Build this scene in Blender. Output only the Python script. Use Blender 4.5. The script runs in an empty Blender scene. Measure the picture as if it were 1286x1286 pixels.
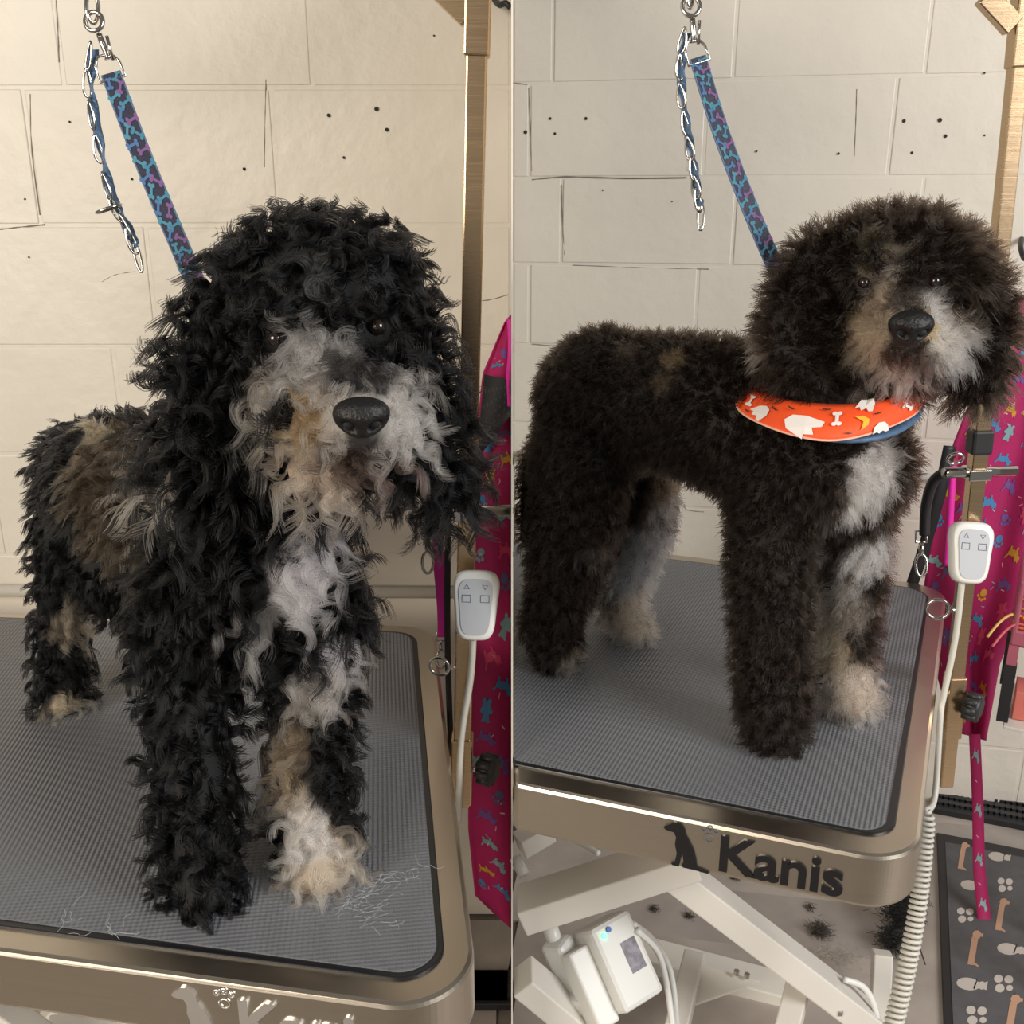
import bpy, bmesh, math, random
import numpy as np
from mathutils import Vector, Matrix, kdtree, noise

random.seed(7); RNG = np.random.default_rng(7)
S = bpy.context.scene; COL = S.collection

# ------------------------------------------------------------------ camera, world, lights, exposure
F, HZ, CZ = 1250.0, 250.0, 1.07          # focal length in pixels, horizon row, camera height
PT = math.atan((643 - HZ) / F)
FW = Vector((0, math.cos(PT), -math.sin(PT))); UP = Vector((0, math.sin(PT), math.cos(PT))); RT = Vector((1, 0, 0))
CAM = Vector((0, 0, CZ))
cd = bpy.data.cameras.new('camera'); cam = bpy.data.objects.new('camera', cd); COL.objects.link(cam)
cam.location = CAM; cam.rotation_euler = (math.pi / 2 - PT, 0, 0)
cd.sensor_width = 36; cd.lens = 36 * F / 1286; cd.clip_start = 0.02; S.camera = cam
S.view_settings.view_transform = 'Standard'; S.view_settings.look = 'None'
S.view_settings.gamma = 1; S.view_settings.use_curve_mapping = False; S.view_settings.exposure = 0.0
w = bpy.data.worlds.new('world'); S.world = w; w.use_nodes = True
w.node_tree.nodes['Background'].inputs[0].default_value = (0.95, 0.90, 0.84, 1)
w.node_tree.nodes['Background'].inputs[1].default_value = 0.22
def area(name, loc, target, sx, sy, power, col):
    l = bpy.data.lights.new(name, 'AREA'); l.shape = 'RECTANGLE'; l.size = sx; l.size_y = sy; l.energy = power; l.color = col
    o = bpy.data.objects.new(name, l); COL.objects.link(o); o.location = loc
    o.rotation_euler = (Vector(target) - Vector(loc)).to_track_quat('-Z', 'Y').to_euler(); return o
area('window_daylight', (2.2, -0.75, 1.8), (-.1, 0.9, 0.7), 1.3, 1.4, 80, (0.98, 0.965, 0.95))
area('warm_lamp', (-1.35, -0.95, 1.5), (0.2, 1.2, 0.6), 1.1, 1.1, 50, (1.0, 0.89, 0.75))

# ------------------------------------------------------------------ helpers
def ray(px, py): return FW * F + RT * (px - 643) + UP * (643 - py)
def P(px, py, Y):
    d = ray(px, py); return CAM + d * (Y / d.y)
def T(px, py, z):
    d = ray(px, py); return CAM + d * ((z - CZ) / d.z)
def ONP(px, py, o, n):
    d = ray(px, py); return CAM + d * ((o - CAM).dot(n) / d.dot(n))
def RAD(p, r): return r * (p - CAM).dot(FW) / F

MATS = {}
def mat(name, col, rough=0.5, metal=0.0, noise_amt=0.0, nscale=20, bump=0.0, bscale=60, spec=0.5, emit=0, attr=None, trans=0):
    if name in MATS: return MATS[name]
    m = bpy.data.materials.new(name); m.use_nodes = True; nt = m.node_tree; b = nt.nodes['Principled BSDF']
    b.inputs['Base Color'].default_value = (*col, 1); b.inputs['Roughness'].default_value = rough
    b.inputs['Metallic'].default_value = metal; b.inputs['Specular IOR Level'].default_value = spec
    if trans: b.inputs['Transmission Weight'].default_value = trans
    tc = nt.nodes.new('ShaderNodeTexCoord')
    if attr:
        a = nt.nodes.new('ShaderNodeAttribute'); a.attribute_name = attr; nt.links.new(a.outputs['Color'], b.inputs['Base Color'])
    elif noise_amt:
        n = nt.nodes.new('ShaderNodeTexNoise'); n.inputs['Scale'].default_value = nscale; n.inputs['Detail'].default_value = 5
        nt.links.new(tc.outputs['Object'], n.inputs['Vector'])
        r = nt.nodes.new('ShaderNodeMapRange'); r.inputs[1].default_value = .3; r.inputs[2].default_value = .7
        r.inputs[3].default_value = 1 - noise_amt; r.inputs[4].default_value = 1 + noise_amt * .5
        nt.links.new(n.outputs['Fac'], r.inputs[0])
        mx = nt.nodes.new('ShaderNodeVectorMath'); mx.operation = 'SCALE'; mx.inputs[0].default_value = col
        nt.links.new(r.outputs[0], mx.inputs['Scale']); nt.links.new(mx.outputs[0], b.inputs['Base Color'])
    if bump:
        n2 = nt.nodes.new('ShaderNodeTexNoise'); n2.inputs['Scale'].default_value = bscale; n2.inputs['Detail'].default_value = 6
        nt.links.new(tc.outputs['Object'], n2.inputs['Vector'])
        bp = nt.nodes.new('ShaderNodeBump'); bp.inputs['Strength'].default_value = bump; bp.inputs['Distance'].default_value = .002
        nt.links.new(n2.outputs['Fac'], bp.inputs['Height']); nt.links.new(bp.outputs[0], b.inputs['Normal'])
    if emit:
        b.inputs['Emission Color'].default_value = (*col, 1); b.inputs['Emission Strength'].default_value = emit
    MATS[name] = m; return m

def tag(o, label=None, cat=None, group=None, kind=None):
    if label: o['label'] = label
    if cat: o['category'] = cat
    if group: o['group'] = group
    if kind: o['kind'] = kind
    return o
def empty(name, loc, label=None, cat=None, group=None, kind=None):
    o = bpy.data.objects.new(name, None); COL.objects.link(o); o.location = loc; o.empty_display_size = .02
    return tag(o, label, cat, group, kind)
def obj(name, me, m, parent=None, smooth=False, bevel=0):
    """me: bmesh or mesh in world coordinates; parent at a location without rotation."""
    if isinstance(me, bmesh.types.BMesh):
        bm = me; me = bpy.data.meshes.new(name); bmesh.ops.recalc_face_normals(bm, faces=bm.faces); bm.to_mesh(me); bm.free()
    o = bpy.data.objects.new(name, me); COL.objects.link(o)
    if m: me.materials.append(m)
    if smooth:
        for p in me.polygons: p.use_smooth = True
    if parent:
        o.parent = parent
        base = parent.matrix_world.translation if False else wloc(parent)
        o.matrix_parent_inverse = Matrix.Translation(-base)
    if bevel:
        md = o.modifiers.new('bevel', 'BEVEL'); md.width = bevel; md.segments = 2; md.limit_method = 'ANGLE'; md.angle_limit = .6
    return o
def wloc(o):
    v = Vector(o.location)
    if o.parent and not any(abs(x) > 1e-9 for x in o.matrix_parent_inverse.translation): return v + wloc(o.parent)
    return v if not o.parent else Vector((0, 0, 0))
def box(bm, c, size, ex=None, ey=None, ez=None):
    ex = ex or Vector((1, 0, 0)); ey = ey or Vector((0, 1, 0)); ez = ez or Vector((0, 0, 1)); c = Vector(c)
    v = [bm.verts.new(c + ex * (i * size[0] / 2) + ey * (j * size[1] / 2) + ez * (k * size[2] / 2)) for i in (-1, 1) for j in (-1, 1) for k in (-1, 1)]
    for q in ((0, 1, 3, 2), (4, 6, 7, 5), (0, 4, 5, 1), (2, 3, 7, 6), (0, 2, 6, 4), (1, 5, 7, 3)): bm.faces.new([v[i] for i in q])
    return bm
def bar(p0, p1, wd, ht, up=Vector((0, 0, 1)), bm=None):
    bm = bm or bmesh.new(); p0 = Vector(p0); p1 = Vector(p1); d = (p1 - p0); L = d.length; d.normalize()
    sx = d.cross(up)
    if sx.length < 1e-4: sx = d.cross(Vector((0, 1, 0)))
    sx.normalize(); sz = sx.cross(d).normalized()
    return box(bm, (p0 + p1) / 2, (L, wd, ht), d, sx, sz)
def tube(pts, r, n=8, bm=None, closed=False, flat=1.0):
    bm = bm or bmesh.new(); pts = [Vector(p) for p in pts]; N = len(pts); rings = []; prev = None
    for i, p in enumerate(pts):
        a = pts[(i - 1) % N] if (closed or i > 0) else p; b = pts[(i + 1) % N] if (closed or i < N - 1) else p
        t = (b - a).normalized()
        if prev is None:
            s = t.cross(Vector((0, 0, 1)));  s = s if s.length > .05 else t.cross(Vector((0, 1, 0)))
        else: s = prev - t * prev.dot(t)
        s.normalize(); prev = s; u = t.cross(s); rr = r[i] if isinstance(r, (list, tuple)) else r
        rings.append([bm.verts.new(p + s * (rr * math.cos(k * 2 * math.pi / n)) + u * (rr * flat * math.sin(k * 2 * math.pi / n))) for k in range(n)])
    for i in range(N if closed else N - 1):
        A = rings[i]; B = rings[(i + 1) % N]
        for k in range(n): bm.faces.new((A[k], A[(k + 1) % n], B[(k + 1) % n], B[k]))
    if not closed: bm.faces.new(rings[0][::-1]); bm.faces.new(rings[-1])
    return bm
def prism(poly, o, ex, ey, depth, bm=None, ez=None):
    bm = bm or bmesh.new(); ez = ez or ex.cross(ey).normalized()
    a = [bm.verts.new(o + ex * x + ey * y) for x, y in poly]; b = [bm.verts.new(v.co + ez * depth) for v in a]; n = len(a)
    bm.faces.new(a[::-1]); bm.faces.new(b)
    for i in range(n): bm.faces.new((a[i], a[(i + 1) % n], b[(i + 1) % n], b[i]))
    return bm
def smoothpath(pts, n=8, closed=False):
    pts = [Vector(p) for p in pts]; out = []; N = len(pts)
    for i in range(N if closed else N - 1):
        if closed: p0, p1, p2, p3 = (pts[(i + k - 1) % N] for k in range(4))
        else: p0, p1, p2, p3 = pts[max(i - 1, 0)], pts[i], pts[i + 1], pts[min(i + 2, N - 1)]
        for k in range(n):
            t = k / n; out.append(.5 * ((2 * p1) + (p2 - p0) * t + (2 * p0 - 5 * p1 + 4 * p2 - p3) * t * t + (3 * p1 - p0 - 3 * p2 + p3) * t ** 3))
    if not closed: out.append(pts[-1])
    return out
def sphere(c, r, seg=12, sc=(1, 1, 1), bm=None, rot=None):
    bm = bm or bmesh.new(); M = Matrix.Translation(Vector(c)) @ (rot.to_4x4() if rot else Matrix()) @ Matrix.Diagonal((r * sc[0], r * sc[1], r * sc[2], 1))
    bmesh.ops.create_uvsphere(bm, u_segments=seg, v_segments=max(6, seg * 2 // 3), radius=1, matrix=M); return bm
def circ(cx, cy, r, n=10, ry=None): return [(cx + r * math.cos(i * 2 * math.pi / n), cy + (ry or r) * math.sin(i * 2 * math.pi / n)) for i in range(n)]
def rect(x0, y0, x1, y1): return [(x0, y0), (x1, y0), (x1, y1), (x0, y1)]
ICON = {
 'bone': [rect(-.33, -.09, .33, .09), circ(-.36, .12, .14, 8), circ(-.36, -.12, .14, 8), circ(.36, .12, .14, 8), circ(.36, -.12, .14, 8)],
 'cat': [circ(0, -.05, .34, 12, .2), circ(.33, .2, .18, 10), [(.22, .3), (.27, .48), (.34, .36)], [(.36, .36), (.45, .47), (.47, .27)], rect(-.28, -.42, -.16, -.1), rect(.12, -.42, .24, -.1),
         [(-.3, 0), (-.48, .3), (-.42, .36), (-.22, .08)]],
 'dog': [circ(0, 0, .4, 12, .16), circ(.4, .2, .17, 10), rect(.45, .08, .62, .2), rect(-.32, -.32, -.2, -.02), rect(.16, -.32, .28, -.02), [(.26, .3), (.2, .02), (.32, .1)], [(-.36, .02), (-.56, .22), (-.52, .27), (-.3, .1)]],
 'bear': [circ(0, -.1, .26, 12, .3), circ(0, .28, .2, 10), circ(-.17, .44, .08, 8), circ(.17, .44, .08, 8), circ(-.26, 0, .1, 8), circ(.26, 0, .1, 8), circ(-.16, -.4, .11, 8), circ(.16, -.4, .11, 8)],
 'fleck': [rect(-.3, -.07, .3, .07)],
 'paw': [circ(0, -.12, .24, 10), circ(-.26, .14, .1, 8), circ(-.09, .28, .1, 8), circ(.1, .28, .1, 8), circ(.27, .14, .1, 8)],
 'moon': [[(.1, .45), (-.25, .3), (-.38, 0), (-.25, -.3), (.1, -.45), (-.08, -.22), (-.14, 0), (-.08, .22)]],
 'ghost': [[(-.4, -.4), (-.36, .1), (-.18, .4), (.1, .44), (.32, .2), (.4, -.3), (.22, -.22), (.1, -.4), (-.08, -.24), (-.22, -.42)]],
 'bat': [[(0, -.14), (-.14, .04), (-.42, .14), (-.3, -.12), (-.16, -.08)], [(0, -.14), (.14, .04), (.42, .14), (.3, -.12), (.16, -.08)], circ(0, 0, .12, 8)],
 'long_dog': [[(-.12, -.6), (.12, -.6), (.13, .45), (-.11, .45)], circ(.06, .55, .17, 8), rect(.1, .5, .3, .62), [(.12, -.58), (.3, -.66), (.3, -.58), (.12, -.48)]],
 'curled_dog': [circ(0, 0, .42, 14, .22), circ(.48, .02, .15, 8), [(.5, .1), (.66, .2), (.66, -.12), (.56, -.1)]],
 'balls': [circ(-.2, .18, .16, 10), circ(.16, .2, .16, 10), circ(-.1, -.18, .17, 10), circ(.24, -.12, .12, 8)],
}
def decals(name, items, surf, parent, eps=.0014, rough=.7):
    """printed figures lying on a surface: items (icon, a, b, size_a, size_b, angle, colour); surf(a, b) -> point, normal"""
    vs, fs, cols = [], [], []
    for ic, a, b, sa, sb, an, c in items:
        ca, sn = math.cos(an), math.sin(an); k = 0
        for poly in ICON[ic]:
            idx = []
            for x, y in poly:
                p, n = surf(a + (x * ca - y * sn) * sa, b + (x * sn + y * ca) * sb); idx.append(len(vs)); vs.append(p + n * (eps + k * .00004))
            mx_ = sum(q[0] for q in poly) / len(poly); my_ = sum(q[1] for q in poly) / len(poly)
            p, n = surf(a + (mx_ * ca - my_ * sn) * sa, b + (mx_ * sn + my_ * ca) * sb); vs.append(p + n * (eps + k * .00004)); m_ = len(vs) - 1
            for i in range(len(idx)): fs.append((m_, idx[i], idx[(i + 1) % len(idx)])); cols.append(c)
            k += 1
    me = bpy.data.meshes.new(name); me.from_pydata(vs, [], fs); at = me.attributes.new('ink', 'FLOAT_COLOR', 'FACE')
    for i, c in enumerate(cols): at.data[i].color = (*c, 1)
    return tag(obj(name, me, mat('ink_print', (1, 1, 1), rough, attr='ink'), parent), kind='stuff')
def sheet(surf, na, nb, a0=0, a1=1, b0=0, b1=1):
    bm = bmesh.new(); g = [[bm.verts.new(surf(a0 + (a1 - a0) * i / na, b0 + (b1 - b0) * j / nb)[0]) for j in range(nb + 1)] for i in range(na + 1)]
    for i in range(na):
        for j in range(nb): bm.faces.new((g[i][j], g[i + 1][j], g[i + 1][j + 1], g[i][j + 1]))
    return bm
def solid(o, t):
    md = o.modifiers.new('thickness', 'SOLIDIFY'); md.thickness = t; md.offset = 0; return o

# ------------------------------------------------------------------ materials
M_paint = mat('painted_block', (0.70, 0.655, 0.575), .42, noise_amt=.05, nscale=7, bump=.75, bscale=38)
M_hole = mat('dark_hole', (.03, .025, .02), .9)
M_pipe = mat('painted_pipe', (.56, .54, .49), .5, noise_amt=.05)
M_plank = mat('grey_plank', (.37, .33, .30), .55, noise_amt=.25, nscale=9, bump=.1)
M_plank2 = mat('grey_plank_b', (.42, .37, .33), .55, noise_amt=.25, nscale=8, bump=.1)
M_floor = mat('floor_base', (.16, .14, .12), .7, noise_amt=.1)
M_chrome = mat('chrome', (.55, .53, .50), .16, 1.0, noise_amt=.05)
M_black = mat('black_rubber', (.016, .016, .018), .5, noise_amt=.1)
M_gasket = mat('gasket', (.01, .01, .012), .3, noise_amt=.1)
M_white = mat('white_powder_coat', (.70, .67, .61), .38, noise_amt=.03, nscale=12)
M_plastic = mat('white_plastic', (.72, .72, .69), .32, noise_amt=.02)
M_greyface = mat('grey_membrane', (.42, .44, .47), .4, noise_amt=.03)
M_inkgrey = mat('grey_ink', (.12, .13, .16), .5, noise_amt=.03)
M_pink = mat('magenta_cloth', (.42, .008, .11), .75, noise_amt=.18, nscale=12, bump=.2, bscale=300)
M_hot = mat('hot_pink_webbing', (.80, .02, .38), .55, noise_amt=.08, bump=.2, bscale=500)
M_navy = mat('navy_webbing', (.010, .011, .034), .55, noise_amt=.1, bump=.2, bscale=600)
M_bluetrim = mat('blue_webbing', (.07, .14, .25), .55, noise_amt=.2, nscale=150)
def brushed(name, col, rough):
    m = mat(name, col, rough, 1.0); nt = m.node_tree; b = nt.nodes['Principled BSDF']
    tc = nt.nodes.new('ShaderNodeTexCoord'); mp = nt.nodes.new('ShaderNodeMapping'); mp.inputs['Scale'].default_value = (6, 6, 500)
    n = nt.nodes.new('ShaderNodeTexNoise'); n.inputs['Scale'].default_value = 3; n.inputs['Detail'].default_value = 4
    nt.links.new(tc.outputs['Object'], mp.inputs[0]); nt.links.new(mp.outputs[0], n.inputs['Vector'])
    r = nt.nodes.new('ShaderNodeMapRange'); r.inputs[3].default_value = rough - .08; r.inputs[4].default_value = rough + .1
    nt.links.new(n.outputs['Fac'], r.inputs[0]); nt.links.new(r.outputs[0], b.inputs['Roughness'])
    bp = nt.nodes.new('ShaderNodeBump'); bp.inputs['Strength'].default_value = .12; bp.inputs['Distance'].default_value = .0004
    nt.links.new(n.outputs['Fac'], bp.inputs['Height']); nt.links.new(bp.outputs[0], b.inputs['Normal']); return m
M_steel = brushed('brushed_steel', (.56, .50, .42), .30)
M_post = brushed('post_steel', (.62, .45, .28), .24)  # gold tint puts the warm reflection on the posts into the base colour
M_letter = mat('polished_letter', (.85, .84, .82), .22, .9, noise_amt=.03)
def mat_rubber(name, ax, ay):
    m = mat(name, (.15, .158, .175), .42); nt = m.node_tree; b = nt.nodes['Principled BSDF']
    tc = nt.nodes.new('ShaderNodeTexCoord'); hs = []
    for d, sc in ((ax, 2 * math.pi / .0042), (ay, 2 * math.pi / .0042)):
        v = nt.nodes.new('ShaderNodeVectorMath'); v.operation = 'DOT_PRODUCT'; v.inputs[1].default_value = (d.x * sc, d.y * sc, 0)
        nt.links.new(tc.outputs['Object'], v.inputs[0])
        s = nt.nodes.new('ShaderNodeMath'); s.operation = 'SINE'; nt.links.new(v.outputs['Value'], s.inputs[0]); hs.append(s)
    k = nt.nodes.new('ShaderNodeMath'); k.operation = 'MULTIPLY_ADD'; k.inputs[1].default_value = .45
    nt.links.new(hs[1].outputs[0], k.inputs[0]); nt.links.new(hs[0].outputs[0], k.inputs[2])
    bp = nt.nodes.new('ShaderNodeBump'); bp.inputs['Strength'].default_value = .5; bp.inputs['Distance'].default_value = .0007
    nt.links.new(k.outputs[0], bp.inputs['Height']); nt.links.new(bp.outputs[0], b.inputs['Normal']); return m

# ------------------------------------------------------------------ walls, floor, added divider
def block_wall(name, o, ex, s0, s1, zs, offs, L, label):
    """painted concrete block wall; zs: course heights; offs: joint position in each course"""
    n = Vector((ex.y, -ex.x, 0))              # towards the viewer
    wbm = bmesh.new(); zt = zs[-1]
    box(wbm, o + ex * ((s0 + s1) / 2) - n * .0506 + Vector((0, 0, zt / 2)), (s1 - s0, .1, zt), ex, -n)
    wl = obj(name, wbm, M_paint); tag(wl, label, None, None, 'structure'); g = .0022
    for k in range(len(zs) - 1):
        z0, z1 = zs[k], zs[k + 1]; s = offs[k % len(offs)] - math.ceil((offs[k % len(offs)] - s0) / L) * L
        while s < s1:
            a, b = max(s, s0), min(s + L, s1); s += L
            if b - a < .02: continue
            j = random.uniform(-.0006, .0006); bm = bmesh.new(); gg = g * random.uniform(1.4, 2.4)
            box(bm, o + ex * ((a + b) / 2) + n * (-.0025 + j) + Vector((0, 0, (z0 + z1) / 2)), (b - a - gg, .006, z1 - z0 - gg), ex, -n)
            obj('block', bm, M_paint, wl, bevel=.0015)
    return wl, n
ZB = [0, .01] 
YL = 1.30
oL = Vector((0, YL, 0)); eL = Vector((1, 0, 0))
zL = [CZ + v for v in (-1.07, -.905, -.762, -.618, -.471, -.3267, -.1827, -.0314, .1286, .275, .42)]
def sL(px, py): return P(px, py, YL).x
offL = [.1, .02, .17, .05, .20, .08, sL(190, 360), sL(40, 200), sL(72, 40), .1]
wl, nL = block_wall('wall_left', oL, eL, -1.25, -.0012, zL, offL, .30, 'cream painted concrete block wall behind the curly dog')
aR = math.radians(-11); eR = Vector((math.cos(aR), math.sin(aR), 0)); oR = Vector((0, 1.76, 0)); nRw = Vector((eR.y, -eR.x, 0))
def sR(px, py): return (ONP(px, py, oR, nRw) - oR).dot(eR)
def zR(py, px=760): return ONP(px, py, oR, nRw).z
zr = [zR(435), zR(332), zR(223), zR(103)]; hB = (zr[3] - zr[0]) / 3
zRl = [0] + [zr[0] - hB * k for k in range(5, 0, -1) if zr[0] - hB * k > .02] + zr + [zr[3] + hB, zr[3] + 2 * hB]
nb = len(zRl)
offR = [sR(700, 600), sR(800, 600)] * 6
i0 = zRl.index(zr[0])
offR[i0 - 1] = sR(735, 500); offR[i0] = sR(665, 380); offR[i0 + 1] = sR(705, 280); offR[i0 + 2] = sR(665, 160); offR[i0 + 3] = sR(695, 50)
wr, nR = block_wall('wall_right', oR, eR, .0012, 1.45, zRl, offR, .285, 'cream painted concrete block wall behind the clipped dog')
def holes(wall, pts, o, n):
    for px, py, r in pts:
        c = ONP(px, py, o, n); bm = prism(circ(0, 0, RAD(c, r), 9), c + n * .0012, Vector((n.y, -n.x, 0)) * -1, Vector((0, 0, 1)), .0006)
        obj('screw_hole', bm, M_hole, wall)
holes(wl, [(413, 145, 2.3), (473, 137, 2.8), (486, 163, 2.4), (432, 198, 1.8), (307, 212, 1.8), (545, 45, 1.2), (88, 153, 1.3), (307, 213, 1.5), (37, 323, 1.2), (32, 250, 1.3), (166, 225, 1.5)], oL, nL)
holes(wr, [(691, 149, 1.8), (736, 149, 2), (660, 166, 2.4), (697, 168, 1.7), (1135, 152, 2.3), (1180, 151, 2.8), (1187, 171, 2.3), (1145, 192, 1.8), (1053, 193, 1.6), (1236, 92, 1.3), (1236, 170, 1.3), (950, 190, 1.3), (757, 239, 1), (844, 253, 1)], oR, nR)
def crack(wall, pts, o, n, r):
    r *= .75; q = [ONP(x, y, o + n * .0004, n) for x, y in pts]; obj('mortar_crack', tube(smoothpath(q, 4), [r * (.35 + .65 * abs(math.sin(1 + k * 1.7))) for k in range((len(q) - 1) * 4 + 1)], 5), mat('crack_dark', (.24, .205, .17), .9, noise_amt=.2), wall)  # thin dark brown strips for worn mortar cracks
crack(wl, [(-8, 289), (18, 286), (56, 282)], oL, nL, .0014); crack(wl, [(70, -5), (72, 30), (74, 78)], oL, nL, .0009); crack(wl, [(38, 118), (40, 190), (50, 270)], oL, nL, .0011)
crack(wl, [(334, 100), (333, 140), (332, 210)], oL, nL, .0009); crack(wl, [(575, 378), (612, 377), (638, 370)], oL, nL, .0011); crack(wl, [(128, 354), (145, 345), (170, 341)], oL, nL, .0008)
crack(wr, [(668, 226), (710, 222), (790, 224), (862, 223)], oR, nR, .0019); crack(wr, [(720, 333), (800, 336), (890, 338)], oR, nR, .0014); crack(wr, [(705, 232), (706, 270), (709, 320)], oR, nR, .0015); crack(wr, [(664, 110), (666, 160), (668, 215)], oR, nR, .0011)
crack(wr, [(645, 104), (662, 106)], oR, nR, .001); crack(wr, [(862, 120), (863, 170), (863, 215)], oR, nR, .0009); crack(wr, [(668, 432), (690, 434), (708, 436)], oR, nR, .0011); crack(wr, [(1076, 112), (1075, 150), (1073, 196)], oR, nR, .0009); crack(wr, [(860, 630), (862, 640), (884, 643)], oR, nR, .0011)
# added divider, parts the two grooming places and their light and reflections
bm = bmesh.new(); box(bm, (0, (.84 + 1.86) / 2, .70), (.0012, 1.02, 1.40)); dv = obj('added_divider', bm, M_paint); tag(dv, 'added thin upright divider panel parting the two grooming places and their light', None, None, 'structure')
# wall pipes
def pipe(p0, p1, r, label):
    bm = tube([p0, p1], r, 14); o = obj('trim_1', bm, M_pipe, None, True); tag(o, label, None, None, 'structure')
pipe(P(-140, 741, YL - .013), Vector((-.004, YL - .013, P(600, 740, YL).z)), .0085, 'painted pipe along the block wall behind the curly dog')
pa = ONP(652, 572, oR + nR * .012, nR); pb = ONP(1290, 603, oR + nR * .012, nR); pipe(pa, pb, .009, 'painted pipe along the block wall behind the clipped dog')
# floor: base slab and planks
bm = bmesh.new(); box(bm, (0, .8, -.03), (3.4, 2.6, .052)); fl = obj('floor', bm, M_floor); tag(fl, 'greyish wood plank floor', None, None, 'structure')
for side in (0, 1):
    ex = Vector((math.cos(math.radians(-9)), math.sin(math.radians(-9)), 0)) if side else Vector((1, 0, 0)); ey = Vector((-ex.y, ex.x, 0))
    lo, hi = ((.0, 1.5) if side else (-1.5, 0))
    for r in range(13):
        yv = .35 + r * .125; s = lo - random.uniform(0, .7)
        while s < hi:
            a, b = s, s + .8; s += .8
            c = Vector((0, yv, 0)) + ex * ((max(a, lo) + min(b, hi)) / 2); ln = min(b, hi) - max(a, lo) - .002
            if ln < .05: continue
            if side == 0 and yv > YL: continue
            q = Vector((0, yv, 0)); bmm = bmesh.new(); box(bmm, c + Vector((0, 0, -.004)), (ln, .1235, .008), ex, ey)
            obj('plank', bmm, random.choice((M_plank, M_plank2)), fl)

# ------------------------------------------------------------------ grooming tables
TZ = .55
def rounded(pts, rads, n=26):
    out = []; N = len(pts)
    for i in range(N):
        p, a, b, r = pts[i], pts[i - 1], pts[(i + 1) % N], rads[i]
        if r <= 0: out.append(p.copy()); continue
        da = (a - p).normalized(); db = (b - p).normalized(); h = math.acos(max(-1, min(1, da.dot(db)))) / 2; t = r / math.tan(h)
        c = p + (da + db).normalized() * (r / math.sin(h)); s0 = p + da * t - c; s1 = p + db * t - c
        for k in range(n + 1):
            v = s0.lerp(s1, k / n); out.append(c + v.normalized() * r)
    return out
def slab(pts, z0, z1):
    bm = bmesh.new(); a = [bm.verts.new((p.x, p.y, z0)) for p in pts]; b = [bm.verts.new((p.x, p.y, z1)) for p in pts]; n = len(pts)
    bm.faces.new(a[::-1]); bm.faces.new(b)
    for i in range(n): bm.faces.new((a[i], a[(i + 1) % n], b[(i + 1) % n], b[i]))
    return bm
def table(inner, outer, cut, label, textspec, textmat):
    """corner pixels: back right, front right, front left, back left"""
    I = [T(x, y, TZ) for x, y in inner]; O = [T(x, y, TZ) for x, y in outer]
    if cut:
        for q in (I, O):
            for k, e in ((2, 1), (3, 0)):
                d = q[k] - q[e]; t = (.0022 - q[e].x) / d.x; q[k] = q[e] + d * t
    t = empty('grooming_table', (sum(p.x for p in O) / 4, sum(p.y for p in O) / 4, 0), label, 'table', 'grooming tables')
    obj('frame', slab(rounded(O, (.05, .05, 0, 0)), TZ - .052, TZ), M_steel, t, bevel=.004)
    obj('gasket', slab(rounded(I, (.035, .03, 0, 0)), TZ - .001, TZ + .0022), M_gasket, t, bevel=.001)
    ctr = sum(I, Vector()) / 4
    J = []
    for k, p in enumerate(I):
        d = (ctr - p); J.append(p + Vector((math.copysign(.006, d.x) if not (cut and k > 1) else 0, math.copysign(.006, d.y), 0)))
    ax = (I[1] - I[2]).normalized(); ay = (I[0] - I[1]).normalized()
    obj('mat', slab(rounded(J, (.03, .025, 0, 0)), TZ + .0005, TZ + .0035), mat_rubber('ribbed_mat' + ('_b' if cut else ''), Vector((ay.y, -ay.x, 0)), ay), t)
    # front apron frame of reference
    ex = (O[1] - O[2]).normalized(); n = Vector((ex.y, -ex.x, 0)); o = O[2] + Vector((0, 0, 0))
    return t, I, O, ex, n, o
tL, IL, OL, exL, nLf, ofL = table([(523, 796), (562, 1240), (-150, 1146), (-150, 771)], [(545, 786), (606, 1279), (-150, 1174), (-150, 765)], False,
    'steel rimmed grooming table with grey ribbed mat under the shaggy curly dog', None, None)
tR, IR, OR_, exR, nRf, ofR = table([(1168, 742), (1122, 1056), (643, 961), (643, 680)], [(1190, 736), (1153, 1088), (643, 983), (643, 672)], True,
    'steel rimmed grooming table with grey ribbed mat under the clipped dog', None, None)

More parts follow.
